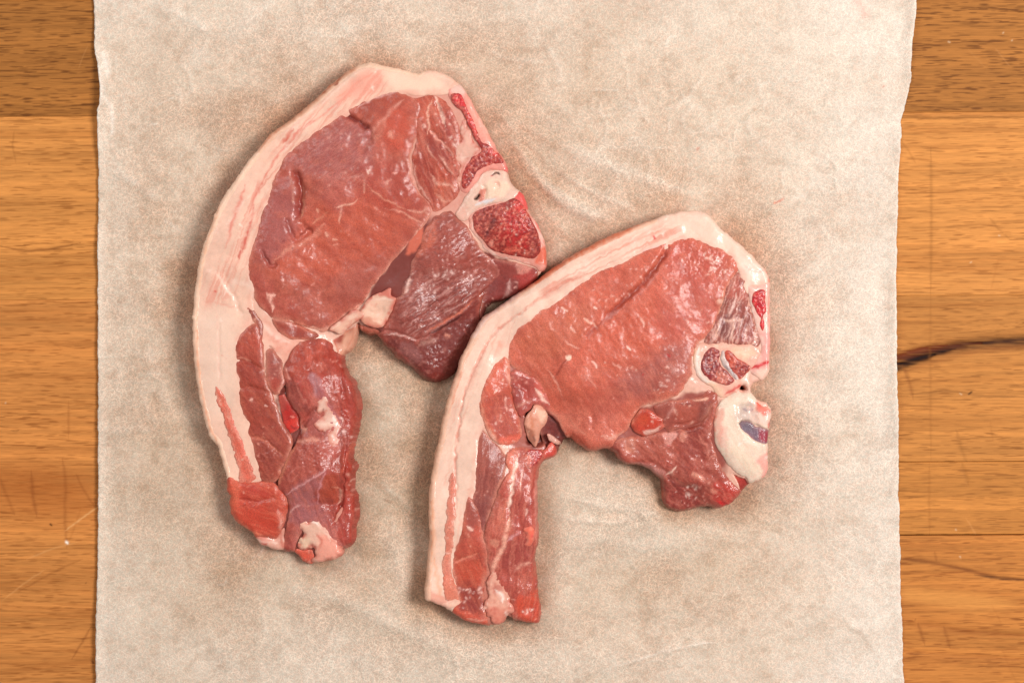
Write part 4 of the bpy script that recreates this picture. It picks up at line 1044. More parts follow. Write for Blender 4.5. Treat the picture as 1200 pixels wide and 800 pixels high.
ca.part("rolled_flap_muscle", FLAP1, M_LEAN, (160, 64, 54), bulge=3.4, w=18, rim=2.0, dz=1.0, rel=(0.5, 5), flare=3, ops=[
    B([(366, 462), (388, 460), (402, 495), (402, 526), (380, 528), (362, 505), (364, 480)], 16, (196, 118, 108), 0.6), B([(342, 612), (366, 604), (392, 620), (410, 650), (364, 670), (340, 640)], 14, (198, 120, 112), 0.7),
    B([(342, 410), (370, 400), (384, 404), (380, 440), (350, 436), (336, 440)], 12, (164, 62, 44), 0.7), B([(384, 410), (404, 436), (414, 470), (408, 510), (396, 480), (388, 450)], 14, (164, 54, 40), 0.7),
    B([(336, 448), (348, 452), (360, 474), (372, 480), (362, 488), (350, 480), (338, 468)], 7, (132, 58, 50), 0.8), B([(350, 500), (370, 490), (384, 500), (370, 520), (350, 520)], 10, (150, 70, 62), 0.7),
    B([(346, 524), (380, 526), (384, 546), (352, 568), (334, 576), (332, 548)], 12, (164, 76, 64), 0.7),
    B([(384, 548), (372, 580), (350, 600), (336, 588), (334, 578), (356, 562)], 9, (160, 92, 92), 0.85), B([(340, 590), (376, 588), (384, 612), (360, 616), (336, 612)], 9, (162, 96, 98), 0.8),
    B([(378, 560), (396, 556), (398, 584), (386, 594), (372, 586)], 7, (166, 66, 44), 0.85), B([(372, 584), (388, 588), (384, 594), (374, 592)], 5, (140, 56, 46), 0.7), B([(404, 540), (414, 548), (414, 600), (402, 600), (402, 570)], 5, (164, 48, 34), 0.85), B([(396, 596), (408, 600), (408, 640), (396, 636)], 6, (168, 56, 44), 0.8),
    B([(366, 436), (376, 446), (384, 470), (398, 496), (398, 510), (390, 500), (380, 480), (372, 462)], 6, (166, 96, 104), 0.85), B([(362, 436), (372, 438), (376, 450), (372, 466), (366, 452)], 5, (182, 126, 130), 0.8),
    FI(75, 2.4, 26, (122, 40, 32), 0.4, seed=15), FI(70, 2, 22, (200, 106, 88), 0.3, seed=16), NO(7, (182, 92, 78), 0.3, 17, 0.3),
    L([(384, 548), (366, 560), (348, 572), (334, 580)], 1.2, (206, 142, 142), 0.8, 0.3), L([(384, 546), (374, 570), (371, 590)], 1.2, (192, 122, 124), 0.7, 0.4), L([(346, 518), (360, 515), (376, 516)], 2.6, (216, 144, 126), 0.8, 0.4), L([(350, 508), (358, 502)], 2.4, (222, 156, 138), 0.8, 0.2),
    L([(346, 522), (336, 540), (327, 560), (325, 574)], 1.6, (204, 120, 92), 0.75, 0.3), L([(397, 572), (398, 582), (394, 592)], 1.5, (222, 164, 144), 0.8, 0.3), L([(388, 570), (396, 572)], 1.0, (214, 140, 116), 0.7), L([(334, 608), (342, 596), (352, 592)], 1.2, (214, 156, 152), 0.7, 0.4), L([(350, 556), (340, 564), (338, 556), (348, 548), (358, 546)], 1.0, (196, 112, 100), 0.6, 0.4),
    L([(400, 404), (398, 560), (396, 600), (388, 612)], 1.6, (120, 36, 28), 0.5, 0.3), L([(398, 560), (404, 540), (410, 520)], 1.6, (206, 100, 80), 0.5, 0.5), L([(332, 428), (336, 438), (342, 446)], 1.2, (220, 150, 136), 0.7, 0.4), L([(346, 452), (354, 464), (360, 474)], 1.2, (190, 112, 100), 0.6, 0.4),
    L([(362, 406), (364, 420), (366, 434)], 1.4, (196, 96, 82), 0.6, 0.4), L([(374, 424), (377, 434)], 1.2, (206, 120, 104), 0.6), L([(378, 396), (372, 412), (356, 424)], 3, (190, 84, 66), 0.5, 0.5),
    G([(372, 474), (360, 490), (352, 506), (346, 522)], 3.0, 3.0), G([(404, 500), (402, 540), (401, 575), (396, 600), (388, 616)], 2.2, 3.4), G([(384, 548), (360, 564), (334, 580)], 2.0, -0.8), GB([(374, 562), (396, 560), (396, 590), (376, 592)], 10, 2.2), G([(372, 592), (388, 594), (398, 586)], 3, 1.0), G([(398, 570), (399, 582), (396, 594)], 2, -1.2), G([(334, 452), (334, 466), (340, 474)], 2.4, 3.0), G([(362, 474), (372, 482), (390, 512)], 2.5, 0.6),
    G([(360, 404), (364, 420), (362, 440)], 2.6, 1.0), G([(376, 400), (378, 420), (376, 440)], 2.6, 0.8), G([(386, 404), (396, 430), (404, 470)], 4, 1.6), GB([(350, 504), (374, 496), (378, 510), (352, 514)], 6, 1.6),
    SP(40, 62, (226, 150, 134), 0.9, 0.7), SP(26, 64, (236, 196, 190), 1.2, 0.8, [(396, 480), (408, 500), (412, 520), (402, 522)]), SP(18, 65, (230, 176, 160), 1.2, 0.7, [(400, 540), (416, 545), (414, 600), (406, 600)]), GN(3, 0.4, 74), GN(9, 0.9, 75), GN(2.2, 3.0, 97, [(396, 476), (410, 488), (413, 522), (398, 526)], 6), GN(2.2, 2.4, 98, [(350, 520), (378, 516), (380, 545), (352, 548)], 8)])
ca.part("blood_clot", [(322, 462), (330, 460), (338, 468), (345, 478), (349, 486), (350, 498), (346, 504), (338, 507), (330, 498), (326, 486)], M_LEAN, (176, 34, 26), bulge=0.8, rim=1.0, w=5, dz=-4, ops=[
    B([(336, 494), (346, 490), (348, 502), (338, 504)], 4, (200, 40, 24), 0.8), L([(338, 466), (346, 480)], 1.2, (206, 50, 40), 0.8), L([(340, 488), (345, 489)], 1.8, (232, 140, 126), 0.7), L([(340, 498), (344, 502)], 1.4, (110, 14, 12), 0.7), B([(324, 464), (334, 464), (334, 480), (326, 480)], 5, (150, 60, 50), 0.7), SP(14, 66, (120, 18, 16), 1.0, 0.6)])
ca.part("membrane_fat", [(369, 482), (372, 470), (378, 462), (384, 464), (387, 474), (390, 484), (397, 492), (400, 500), (396, 510), (399, 516), (396, 522), (388, 524), (383, 516), (383, 508), (388, 504), (376, 506), (368, 503), (366, 497), (371, 492), (378, 490), (380, 484), (374, 486)],
        M_FAT, (230, 192, 176), bulge=1.4, rim=0.8, w=5, dz=3.6, wob=1.4, ops=[L([(376, 496), (386, 496), (396, 496)], 2, (242, 212, 196), 0.7), L([(380, 478), (377, 484)], 1.0, (120, 66, 60), 0.8), L([(388, 504), (380, 506)], 1.0, (150, 86, 76), 0.7), B([(384, 510), (398, 508), (398, 522), (386, 522)], 4, (222, 158, 142), 0.8), L([(388, 488), (392, 494)], 1.6, (255, 246, 238), 0.8), L([(391, 497), (393, 499)], 1.5, (255, 246, 240), 0.8), SP(12, 67, (255, 240, 230), 0.9, 0.8)])
ca.part("end_flap_muscle", [(262, 568), (266, 558), (280, 563), (292, 566), (306, 564), (318, 566), (324, 572), (332, 580), (336, 592), (334, 604), (330, 618), (324, 628), (318, 633), (304, 631), (290, 632), (270, 618), (258, 596)],
        M_LEAN, (184, 66, 46), bulge=2.2, rim=1.8, w=8, dz=0.6, ops=[
    B([(285, 566), (310, 568), (318, 584), (290, 590), (276, 580)], 9, (172, 54, 40), 0.7), B([(268, 566), (280, 566), (276, 600), (284, 618), (268, 606)], 7, (208, 96, 70), 0.7), B([(290, 596), (318, 590), (326, 606), (316, 626), (292, 616)], 10, (186, 60, 40), 0.6), B([(312, 582), (328, 588), (326, 600), (314, 600)], 6, (170, 66, 48), 0.6),
    L([(280, 585), (300, 588), (322, 584)], 1.6, (140, 44, 34), 0.5, 0.4), G([(278, 586), (300, 588), (326, 582)], 3, 1.2), L([(324, 598), (328, 612), (326, 622)], 2.6, (226, 160, 146), 0.75, 0.4), L([(274, 612), (290, 622), (306, 630)], 2.2, (224, 120, 92), 0.7, 0.4), FI(20, 2, 22, (214, 110, 84), 0.35, seed=18), L([(286, 572), (300, 566), (316, 568)], 1.2, (210, 110, 90), 0.6), SP(14, 68, (236, 170, 150), 0.9, 0.7), GN(4, 0.5, 76)])
ca.part("end_fat", [(292, 626), (304, 631), (318, 632), (326, 624), (331, 620), (330, 636), (330, 650), (316, 655), (302, 648), (294, 638)], M_FAT, (232, 178, 160), bulge=1.2, rim=1.2, w=5, ops=[B([(302, 634), (310, 636), (308, 642), (303, 640)], 3, (196, 60, 50), 0.75), L([(316, 636), (322, 640)], 2, (250, 226, 214), 0.7), L([(296, 632), (306, 636), (318, 638)], 1.8, (246, 210, 194), 0.7), L([(328, 622), (326, 636), (330, 646)], 1.6, (196, 100, 84), 0.6), SP(12, 69, (252, 236, 226), 1, 0.8)])
ca.part("end_fat", [(346, 616), (352, 610), (360, 612), (366, 606), (376, 614), (384, 622), (390, 632), (398, 642), (405, 650), (398, 654), (380, 664), (366, 668), (362, 660), (366, 648), (362, 642), (354, 646), (347, 642), (346, 634), (352, 628)],
        M_FAT, (234, 190, 170), bulge=1.6, rim=1.6, w=8, dz=1.8, wob=2.0, ops=[
    B([(372, 626), (388, 634), (402, 648), (380, 660), (366, 656), (372, 642)], 7, (234, 156, 138), 0.8), B([(346, 632), (360, 630), (362, 642), (350, 645)], 5, (240, 208, 180), 0.8), L([(366, 614), (378, 622), (386, 636)], 1.8, (246, 214, 198), 0.7), L([(368, 626), (374, 634), (372, 648)], 1.4, (206, 110, 92), 0.6, 0.5), L([(364, 610), (370, 616)], 1.4, (255, 246, 240), 0.8), SP(20, 70, (206, 110, 92), 1.2, 0.5), GN(4, 0.8, 77)])
ca.part("end_lean", [(344, 646), (354, 646), (362, 646), (364, 656), (364, 670), (350, 668), (340, 656)], M_LEAN, (206, 84, 64), bulge=0.8, rim=1.0, w=4, ops=[SP(8, 72, (240, 180, 160), 1.2, 0.7)])
ca.part("fat_fleck", [(388, 618), (393, 606), (398, 596), (402, 596), (403, 604), (400, 616), (394, 622)], M_FAT, (214, 152, 136), bulge=1.0, rim=0.8, w=4, dz=2.5)
# ---- flaps of fat hanging into the gap
ca.part("fat_flap", [(384, 386), (396, 376), (408, 367), (417, 361), (420, 363), (426, 365), (424, 370), (416, 376), (408, 383), (402, 390), (396, 392)], M_FAT, (234, 190, 168), bulge=0.8, rim=0.5, w=3.5, dz=5, smooth=1, ops=[L([(386, 386), (404, 374), (418, 364)], 1.5, (246, 216, 196), 0.8), L([(404, 388), (414, 380), (424, 370)], 1.4, (170, 84, 58), 0.7), L([(408, 374), (420, 366)], 2, (244, 210, 190), 0.6), SP(8, 73, (226, 146, 124), 1.2, 0.5)])
ca.part("fat_flap", [(386, 398), (396, 392), (406, 384), (416, 378), (424, 382), (422, 394), (414, 412), (396, 420), (390, 408)], M_FAT, (214, 158, 134), bulge=1.0, rim=1.0, w=4, dz=-3, ops=[B([(384, 396), (398, 388), (398, 400), (388, 404)], 5, (150, 58, 42), 0.85), L([(404, 390), (402, 400), (400, 412)], 2, (226, 178, 152), 0.7), L([(412, 384), (410, 396), (404, 410)], 1.2, (196, 130, 104), 0.7)])
ca.part("fat_flap", [(426, 354), (434, 348), (442, 344), (450, 341), (458, 337), (459, 347), (465, 350), (462, 358), (456, 370), (448, 382), (440, 384), (432, 382), (422, 376), (420, 366)], M_FAT, (236, 196, 174), bulge=1.2, rim=0.8, w=4, dz=3.5, smooth=1, ops=[B([(444, 342), (458, 338), (460, 348), (448, 349)], 4, (206, 80, 70), 0.7), L([(430, 352), (446, 350), (462, 352)], 1.6, (248, 220, 204), 0.7), L([(440, 378), (450, 372), (458, 360)], 2.4, (244, 214, 190), 0.7), B([(420, 372), (440, 376), (446, 388), (424, 388)], 5, (214, 146, 122), 0.8), SP(10, 74, (226, 150, 126), 1.3, 0.6), G([(428, 364), (440, 366), (452, 362)], 3, 0.8)])
ca.part("fat_flap", [(418, 380), (426, 378), (438, 381), (446, 386), (444, 394), (432, 396), (420, 392)], M_LEAN, (176, 92, 74), bulge=1.0, rim=1.0, w=4, dz=-4)

# ---- the fat that holds the slice together, seen in the seams
ca.part("connective_fat", None, M_FAT, (228, 184, 166), inset=2.0, ops=[
    B([(330, 378), (372, 396), (350, 408), (334, 430), (312, 396), (304, 372)], 8, (226, 160, 140), 0.6),
    L([(300, 372), (320, 392), (338, 402)], 3, (244, 218, 204), 0.6),
    L([(478, 328), (476, 336), (471, 346)], 2.4, (222, 178, 164), 0.85, 0.4), B([(455, 323), (461, 317), (466, 327), (458, 330)], 3, (218, 172, 162), 0.85), SP(40, 3, (214, 120, 100), 2.0, 0.5, [(300, 360), (380, 390), (340, 430), (300, 400)]),
    L([(314, 404), (320, 410), (322, 418)], 1.4, (150, 80, 62), 0.6),
    B([(424, 384), (428, 352), (446, 320), (464, 294), (482, 274), (498, 256), (520, 258), (560, 290), (620, 320), (580, 380), (520, 440), (470, 410)], 6, (120, 50, 44), 0.97), B([(486, 268), (496, 264), (496, 284), (486, 294), (474, 296)], 4, (216, 112, 88), 0.85), L([(500, 250), (512, 246), (530, 240), (544, 232)], 3, (224, 170, 154), 0.7),
    B([(326, 452), (340, 440), (420, 440), (425, 660), (260, 660), (255, 570), (300, 560), (322, 500)], 8, (112, 40, 34), 0.95),  # dark red paints the crevice shade between belly and flap
    GB([(330, 452), (342, 448), (352, 500), (336, 560), (322, 572), (324, 540), (338, 510)], 6, 5),
    B([(480, 110), (540, 110), (600, 200), (560, 260), (500, 260), (470, 180)], 8, (205, 140, 126), 0.7)])

# ================================================================== lower right chop
cb = Chop("smaller bone-in pork chop at the front right with a white backbone ring",
          "raw pork chops on the baking paper", BODY2,
          [(640, 360, 52), (760, 350, 51), (860, 330, 48), (890, 380, 45), (850, 430, 45), (872, 510, 48), (820, 558, 36), (800, 590, 18), (740, 536, 30), (700, 512, 34), (655, 515, 14), (645, 500, 26),
           (620, 490, 40), (560, 450, 50), (530, 600, 45), (600, 600, 42), (600, 700, 30), (624, 725, 20), (540, 715, 28), (500, 690, 42), (570, 560, 44), (680, 440, 50), (780, 420, 50), (700, 400, 51)],
          [(650, 306, 52, 8), (710, 525, 30, 6), (800, 590, 30, 6), (628, 600, 40, 4), (580, 730, 40, 4), (860, 585, 20, 3)], 202, hole=HOLE2, lean=(1.07, 1.09, 1.06))


RIND2 = [(764, 256), (740, 265), (716, 276), (690, 289), (674, 297), (660, 304), (640, 318), (618, 334), (596, 350), (576, 364), (566, 373), (552, 396), (541, 418), (536, 436), (528, 458), (520, 488), (515, 514), (509, 540), (505, 562), (503, 580), (503, 610), (503, 640), (500, 670), (498, 690), (498, 704)]
SEAM2 = [(760, 296), (720, 306), (690, 320), (676, 326), (658, 334), (636, 348), (617, 361), (598, 375), (576, 394), (562, 420), (548, 450), (541, 478), (536, 510), (533, 546), (535, 574), (533, 600), (531, 628)]
FAT2 = [(790, 236), (820, 236), (840, 248), (856, 262), (884, 288), (904, 304), (910, 324), (905, 344), (896, 338), (882, 336), (876, 344), (870, 336), (866, 318), (858, 308), (844, 300), (826, 290), (806, 284), (786, 290), (760, 298), (740, 306), (704, 324), (668, 344), (640, 368), (620, 382), (606, 396), (600, 412),
        (594, 424), (584, 436), (574, 456), (570, 474), (570, 494), (562, 512), (560, 540), (558, 566), (554, 586), (548, 604), (546, 624), (540, 640), (538, 664), (540, 690), (546, 708), (540, 718), (524, 722), (488, 708), (488, 680), (492, 600), (494, 570), (506, 500), (522, 440), (540, 396), (560, 362), (620, 318), (660, 290), (720, 260), (760, 246)]
cb.part("fat_cap", FAT2, M_FAT, (236, 204, 186), bulge=0.6, rim=1.0, w=6, rel=(0.3, 7), ops=[
    FI(-28, 2.4, 70, (216, 138, 118), 0.7, [(640, 330), (780, 262), (800, 280), (700, 310), (640, 350)], 14, 7),
    L(SEAM2, 1.3, (206, 112, 94), 0.5, 0.6), FI(-70, 2.2, 70, (222, 150, 130), 0.4, [(600, 360), (540, 440), (515, 560), (530, 560), (560, 450), (600, 400)], 10, 17), G(SEAM2, 1.5, 1.1),
    L([(700, 300), (740, 284), (770, 272), (800, 266)], 1.6, (228, 158, 138), 0.5, 0.6), L([(756, 284), (764, 276), (772, 270)], 1.4, (226, 150, 132), 0.5, 0.5),
    L([(766, 277.5), (766.6, 279.5)], 1.5, (206, 22, 26), 0.95, 0, False), L([(840, 262), (848, 270), (856, 276)], 1.2, (250, 230, 214), 0.7, 0.5), L([(806, 276), (812, 264)], 1.2, (224, 166, 144), 0.6),
    B([(800, 256), (830, 254), (850, 274), (870, 294), (860, 298), (830, 280), (800, 274)], 12, (242, 214, 196), 0.6), B([(780, 288), (806, 280), (840, 292), (862, 304), (830, 290), (800, 286)], 6, (222, 150, 140), 0.6), L([(784, 288), (764, 292), (748, 298)], 3, (222, 182, 178), 0.7, 0.4),
    B([(580, 400), (586, 396), (590, 404), (580, 410)], 8, (230, 156, 134), 0.7), L([(640, 372), (668, 346), (690, 332)], 1.2, (230, 176, 158), 0.5, 0.5),
    B([(866, 302), (890, 308), (898, 326), (880, 330), (868, 322)], 7, (240, 214, 200), 0.7), L([(872, 312), (884, 318), (896, 318)], 1.5, (220, 150, 136), 0.5, 0.5),
    L([(893, 308), (902, 324), (902, 344)], 2.0, (220, 96, 76), 0.7, 0.3), L([(540, 590), (538, 616), (534, 650), (532, 676)], 1.4, (234, 180, 162), 0.6),
    L([(509, 610), (508, 650), (514, 690), (518, 704)], 2.4, (236, 176, 144), 0.7, 0.3), B([(498, 690), (520, 700), (530, 712), (512, 712), (498, 704)], 6, (232, 158, 138), 0.7), L([(507, 653.4), (507.6, 654)], 1.2, (110, 60, 40), 0.95, 0, False),
    SP(30, 11, (252, 240, 228), 0.9, 0.85), SP(10, 12, (222, 130, 108), 1.0, 0.6)])
cb.part("rind", None, M_FAT, (232, 190, 166), band=(RIND2, 7.5), dz=0.7, bulge=0.4, rim=0.7, w=3.5, rel=(0.35, 6), ops=[
    L([(760, 258), (730, 270), (700, 284), (670, 300), (656, 309), (630, 328), (604, 346)], 6.0, (206, 100, 60), 0.85, 0.25), L([(606, 346), (586, 360), (568, 374), (556, 392)], 3.0, (222, 190, 182), 0.7, 0.3, False),
    L([(528, 458), (520, 488), (512, 526), (504, 572), (502, 640), (499, 690)], 2.2, (240, 198, 166), 0.7, 0.4, False), L([(550, 410), (538, 446), (526, 484)], 1.6, (224, 160, 136), 0.6, 0.6), L([(507, 582), (507, 620), (505, 660)], 1.6, (232, 166, 130), 0.7, 0.4),
    SP(22, 14, (252, 240, 228), 0.8, 0.85), SP(20, 15, (222, 136, 108), 1.2, 0.5)])
cb.part("lean_strip", [(528, 556), (532, 556), (534, 566), (533, 590), (535, 600), (532, 616), (531, 634), (529, 650), (528, 664), (532, 684), (540, 706), (534, 712), (522, 704), (519, 690), (518, 676), (517, 662), (520, 650), (521, 636), (520, 622), (523, 610), (523, 596), (526, 584), (525, 574)],
        M_LEAN, (206, 116, 96), bulge=0.5, dz=1.0, wob=1.6, rim=0.8, w=3.5, ops=[L([(520, 650), (528, 647)], 1.1, (236, 180, 164), 0.8), NO(4, (190, 90, 72), 0.4, 9, 0.1), B([(520, 676), (530, 676), (538, 708), (524, 704)], 6, (212, 116, 92), 0.6), SP(10, 16, (240, 196, 180), 0.9, 0.6)])

LOIN2 = [(704, 316), (740, 300), (760, 290), (782, 282), (806, 277), (828, 283), (848, 291), (864, 303), (867, 312), (860, 324), (852, 338), (848, 354), (841, 372), (836, 386), (828, 396), (816, 404), (810, 424), (812, 436), (806, 446), (794, 462), (774, 471), (752, 478), (743, 492), (738, 503), (722, 518), (720, 540), (706, 540), (692, 540), (676, 530),
         (664, 512), (657, 498), (650, 488), (640, 482), (634, 468), (632, 454), (620, 440), (603, 431), (596, 422), (593, 412), (596, 400), (602, 387), (614, 376), (632, 364), (656, 349), (680, 330)]
cb.part("loin_muscle", LOIN2, M_LEAN, (190, 88, 68), bulge=2.2, w=14, rim=1.6, rel=(0.2, 6), ops=[
    B([(740, 430), (790, 400), (812, 410), (806, 444), (770, 466), (730, 470), (720, 450)], 26, (150, 80, 74), 0.8), B([(780, 340), (840, 320), (842, 370), (810, 400), (770, 390)], 28, (182, 84, 76), 0.6), B([(600, 400), (640, 370), (690, 350), (680, 400), (630, 430)], 24, (188, 98, 72), 0.6),
    B([(700, 380), (760, 360), (760, 420), (710, 430)], 24, (194, 84, 60), 0.55), B([(790, 286), (830, 288), (850, 306), (820, 330), (780, 320)], 18, (178, 72, 62), 0.6), B([(660, 480), (720, 480), (736, 500), (710, 530), (670, 510)], 18, (194, 100, 82), 0.6), B([(690, 460), (720, 452), (730, 480), (700, 490)], 16, (170, 78, 66), 0.6),
    FI(58, 1.8, 20, (210, 118, 100), 0.35, seed=21), FI(52, 2, 16, (156, 62, 48), 0.35, seed=22), NO(10, (206, 112, 90), 0.3, 23, 0.25), NO(4, (164, 70, 56), 0.3, 24, 0.35),
    G([(786, 286), (776, 302), (760, 324), (742, 342), (720, 362), (704, 378)], 3.2, 3.4), L([(785, 288), (776, 303), (758, 326), (738, 346), (716, 366), (702, 380)], 2.0, (128, 44, 36), 0.75), G([(700, 378), (690, 390), (686, 396)], 4, 1.4), L([(704, 378), (694, 388), (688, 394)], 3, (150, 56, 46), 0.5),
    L([(726, 362), (712, 372), (706, 380)], 2, (206, 140, 134), 0.55, 0.5), L([(742, 350), (758, 334), (772, 318)], 2.6, (204, 130, 124), 0.35, 0.7),
    L([(665, 418), (657, 430), (648, 442)], 1.5, (150, 60, 46), 0.7), G([(664, 419), (648, 442)], 1.6, 1.0), B([(663, 416), (668, 416), (669, 420), (664, 421)], 2, (238, 196, 176), 0.95),
    L([(640, 432), (650, 444), (660, 464)], 1.0, (222, 150, 132), 0.7, 0.4), L([(684, 432), (690, 442), (700, 456)], 1.0, (214, 140, 122), 0.5, 0.5), L([(660, 398), (672, 406), (680, 408)], 1.1, (228, 158, 142), 0.7, 0.5), L([(682, 372), (692, 378), (700, 384)], 1.0, (236, 176, 158), 0.8, 0.3),
    L([(666, 383), (676, 390)], 1.0, (230, 164, 148), 0.8, 0.3), L([(658, 360), (664, 366)], 1.2, (244, 196, 182), 0.8), L([(692, 422), (698, 428), (700, 432)], 1.2, (240, 190, 176), 0.8, 0.3), L([(717, 424), (722, 428), (728, 431)], 1.0, (224, 160, 146), 0.6), L([(734, 405), (740, 410)], 1.1, (244, 200, 186), 0.85), L([(750, 372), (756, 384)], 1.2, (236, 180, 166), 0.8, 0.3), L([(696, 360), (700, 363)], 1.2, (244, 200, 188), 0.8),
    L([(644, 376), (646, 384), (652, 388)], 1.6, (226, 158, 146), 0.6, 0.5), L([(842, 350), (845, 356)], 2.6, (226, 176, 158), 0.9), L([(848, 336), (846, 352), (840, 372), (834, 384)], 1.3, (206, 140, 116), 0.6, 0.5),
    L([(812, 436), (804, 452), (794, 464)], 1.6, (206, 140, 116), 0.65, 0.5), L([(792, 465), (774, 472), (752, 480), (744, 494)], 1.6, (216, 146, 120), 0.7, 0.4), L([(782, 415), (784, 418)], 1.5, (176, 30, 30), 0.8), L([(752, 438), (754, 440)], 1.3, (170, 36, 36), 0.7), L([(783, 424), (790, 436), (796, 440)], 3, (176, 116, 108), 0.4, 0.5),
    L([(706, 512), (718, 514), (732, 506)], 2.2, (222, 160, 144), 0.6, 0.5), L([(670, 492), (676, 502), (690, 512)], 1.4, (206, 126, 106), 0.6, 0.5), B([(640, 482), (664, 484), (684, 500), (676, 512), (660, 500)], 8, (206, 116, 96), 0.6), L([(650, 486), (670, 486), (690, 492), (694, 502)], 1.2, (170, 82, 70), 0.5, 0.4), G([(692, 484), (696, 496), (692, 506)], 3, 1.2),
    SP(110, 31, (238, 180, 164), 0.8, 0.75), SP(70, 35, (246, 206, 194), 1.0, 0.8, [(806, 288), (840, 296), (854, 318), (836, 326), (812, 320)]), SP(50, 36, (236, 180, 168), 1.0, 0.7, [(690, 330), (760, 310), (760, 340), (700, 360)]), SP(30, 37, (230, 180, 170), 1.0, 0.7, [(770, 430), (804, 430), (800, 456), (770, 460)]), SP(12, 38, (132, 40, 40), 1.0, 0.6),
    GN(3.0, 0.3, 61, None, 8, 55, 2.2), GN(14, 0.9, 62), GN(2.0, 0.35, 63), GN(2.0, 1.2, 65, [(800, 286), (845, 296), (854, 320), (800, 326)], 14)])
cb.part("under_muscle", [(636, 484), (646, 486), (658, 496), (668, 512), (674, 522), (662, 530), (650, 532), (640, 528), (634, 510)], M_LEAN, (110, 44, 40), bulge=0.8, rim=1.2, w=6, dz=-8, ops=[SP(8, 12, (196, 120, 104), 1.2, 0.5), GN(4, 1, 9)])

# ---- muscle beside the spine process and bones
cb.part("spinal_muscle", [(852, 336), (858, 326), (866, 318), (873, 330), (877, 344), (879, 358), (884, 374), (888, 390), (890, 404), (884, 406), (876, 403), (862, 402), (850, 404), (840, 402), (830, 404), (826, 396), (834, 382), (842, 368), (848, 352)],
        M_LEAN, (150, 72, 62), bulge=1.0, rim=1.2, w=6, wob=2.2, ops=[
    B([(836, 384), (846, 388), (848, 400), (832, 400)], 5, (158, 72, 54), 0.7), B([(846, 372), (858, 370), (860, 396), (844, 396)], 6, (112, 50, 46), 0.7), B([(860, 384), (884, 382), (886, 400), (862, 400)], 5, (160, 78, 70), 0.7), B([(854, 332), (868, 326), (874, 350), (856, 350)], 8, (186, 90, 76), 0.7),
    FI(108, 1.6, 16, (224, 170, 158), 0.55, seed=31), FI(104, 1.4, 14, (96, 36, 34), 0.5, seed=32), L([(862, 344), (860, 358), (854, 370)], 1.4, (226, 180, 170), 0.8, 0.5), L([(860, 378), (858, 392), (860, 402)], 1.2, (226, 176, 158), 0.75, 0.4), L([(842, 372), (840, 388), (838, 400)], 1.1, (226, 170, 150), 0.7, 0.4), L([(884, 386), (886, 396), (880, 406)], 1.3, (226, 176, 160), 0.7, 0.4), L([(848, 374), (858, 376), (870, 374)], 2, (230, 176, 160), 0.6, 0.6),
    SP(50, 41, (236, 190, 178), 1.0, 0.75), GN(2.4, 0.8, 66, None, 8, 106, 3)])
pr = cb.part("spine_process", [(876, 334), (886, 334), (898, 330), (908, 330), (910, 380), (909, 412), (906, 440), (896, 448), (888, 442), (876, 432), (886, 424), (892, 410), (890, 398), (886, 380), (881, 360)], M_BONE, (236, 188, 176), bulge=1.0, rim=1.0, w=5, flare=0.6, ops=[
    L([(876, 340), (880, 356), (884, 374), (888, 386)], 2.6, (240, 214, 204), 0.8, 0.3), L([(900, 340), (902, 380), (902, 420)], 1.4, (234, 120, 104), 0.5, 0.5), B([(890, 392), (904, 390), (904, 424), (892, 420)], 5, (232, 160, 154), 0.7), L([(880, 432), (892, 428), (902, 424)], 3.0, (206, 36, 44), 0.9, 0.2), L([(884, 428), (890, 432)], 2.0, (186, 24, 30), 0.8), B([(886, 436), (904, 430), (900, 444), (886, 450)], 4, (240, 206, 188), 0.75), L([(892, 392), (894, 406)], 1.6, (246, 214, 204), 0.6), SP(20, 42, (252, 230, 220), 0.9, 0.7)])
cb.part("marrow", [(882, 344), (888, 340), (896, 341), (897, 352), (897, 364), (894, 370), (895, 380), (893, 388), (890.5, 382), (891, 372), (886, 364), (882, 354)], M_MARROW, (196, 40, 48), parent=pr, bulge=0.5, rim=0.9, w=3, dz=1.6, rel=(0.7, 2.4), ops=[SP(40, 43, (112, 10, 18), 0.9, 0.8), SP(26, 44, (232, 120, 116), 0.9, 0.7), B([(888, 342), (896, 344), (894, 366), (888, 362)], 4, (178, 20, 34), 0.7)])
vb = cb.part("vertebra", [(812, 424), (814, 408), (822, 400), (832, 403), (846, 400), (860, 403), (876, 402), (888, 404), (892, 416), (884, 432), (878, 444), (880, 458), (878, 464), (864, 462), (854, 464), (846, 466), (840, 462), (832, 452), (822, 445), (815, 436)], M_BONE, (228, 176, 158), bulge=0.9, rim=1.1, w=5, ops=[
    L([(820, 406), (816, 420), (818, 434), (826, 444), (838, 450)], 3.0, (232, 222, 212), 0.85, 0.2), L([(816, 406), (812, 420), (814, 432)], 1.6, (232, 190, 156), 0.8, 0.3), B([(858, 408), (876, 406), (886, 414), (876, 422), (860, 416)], 6, (236, 200, 172), 0.8), L([(862, 412), (878, 416)], 2, (246, 216, 192), 0.6), B([(828, 448), (846, 454), (846, 466), (836, 462)], 5, (236, 198, 172), 0.8), L([(850, 462), (862, 455), (868, 450)], 2.0, (206, 60, 56), 0.85), B([(868, 440), (884, 436), (880, 456), (874, 458)], 4, (240, 208, 192), 0.8), L([(836, 404), (846, 406), (858, 404)], 2.2, (238, 196, 176), 0.8, 0.5), SP(18, 45, (252, 232, 222), 1.0, 0.75)])
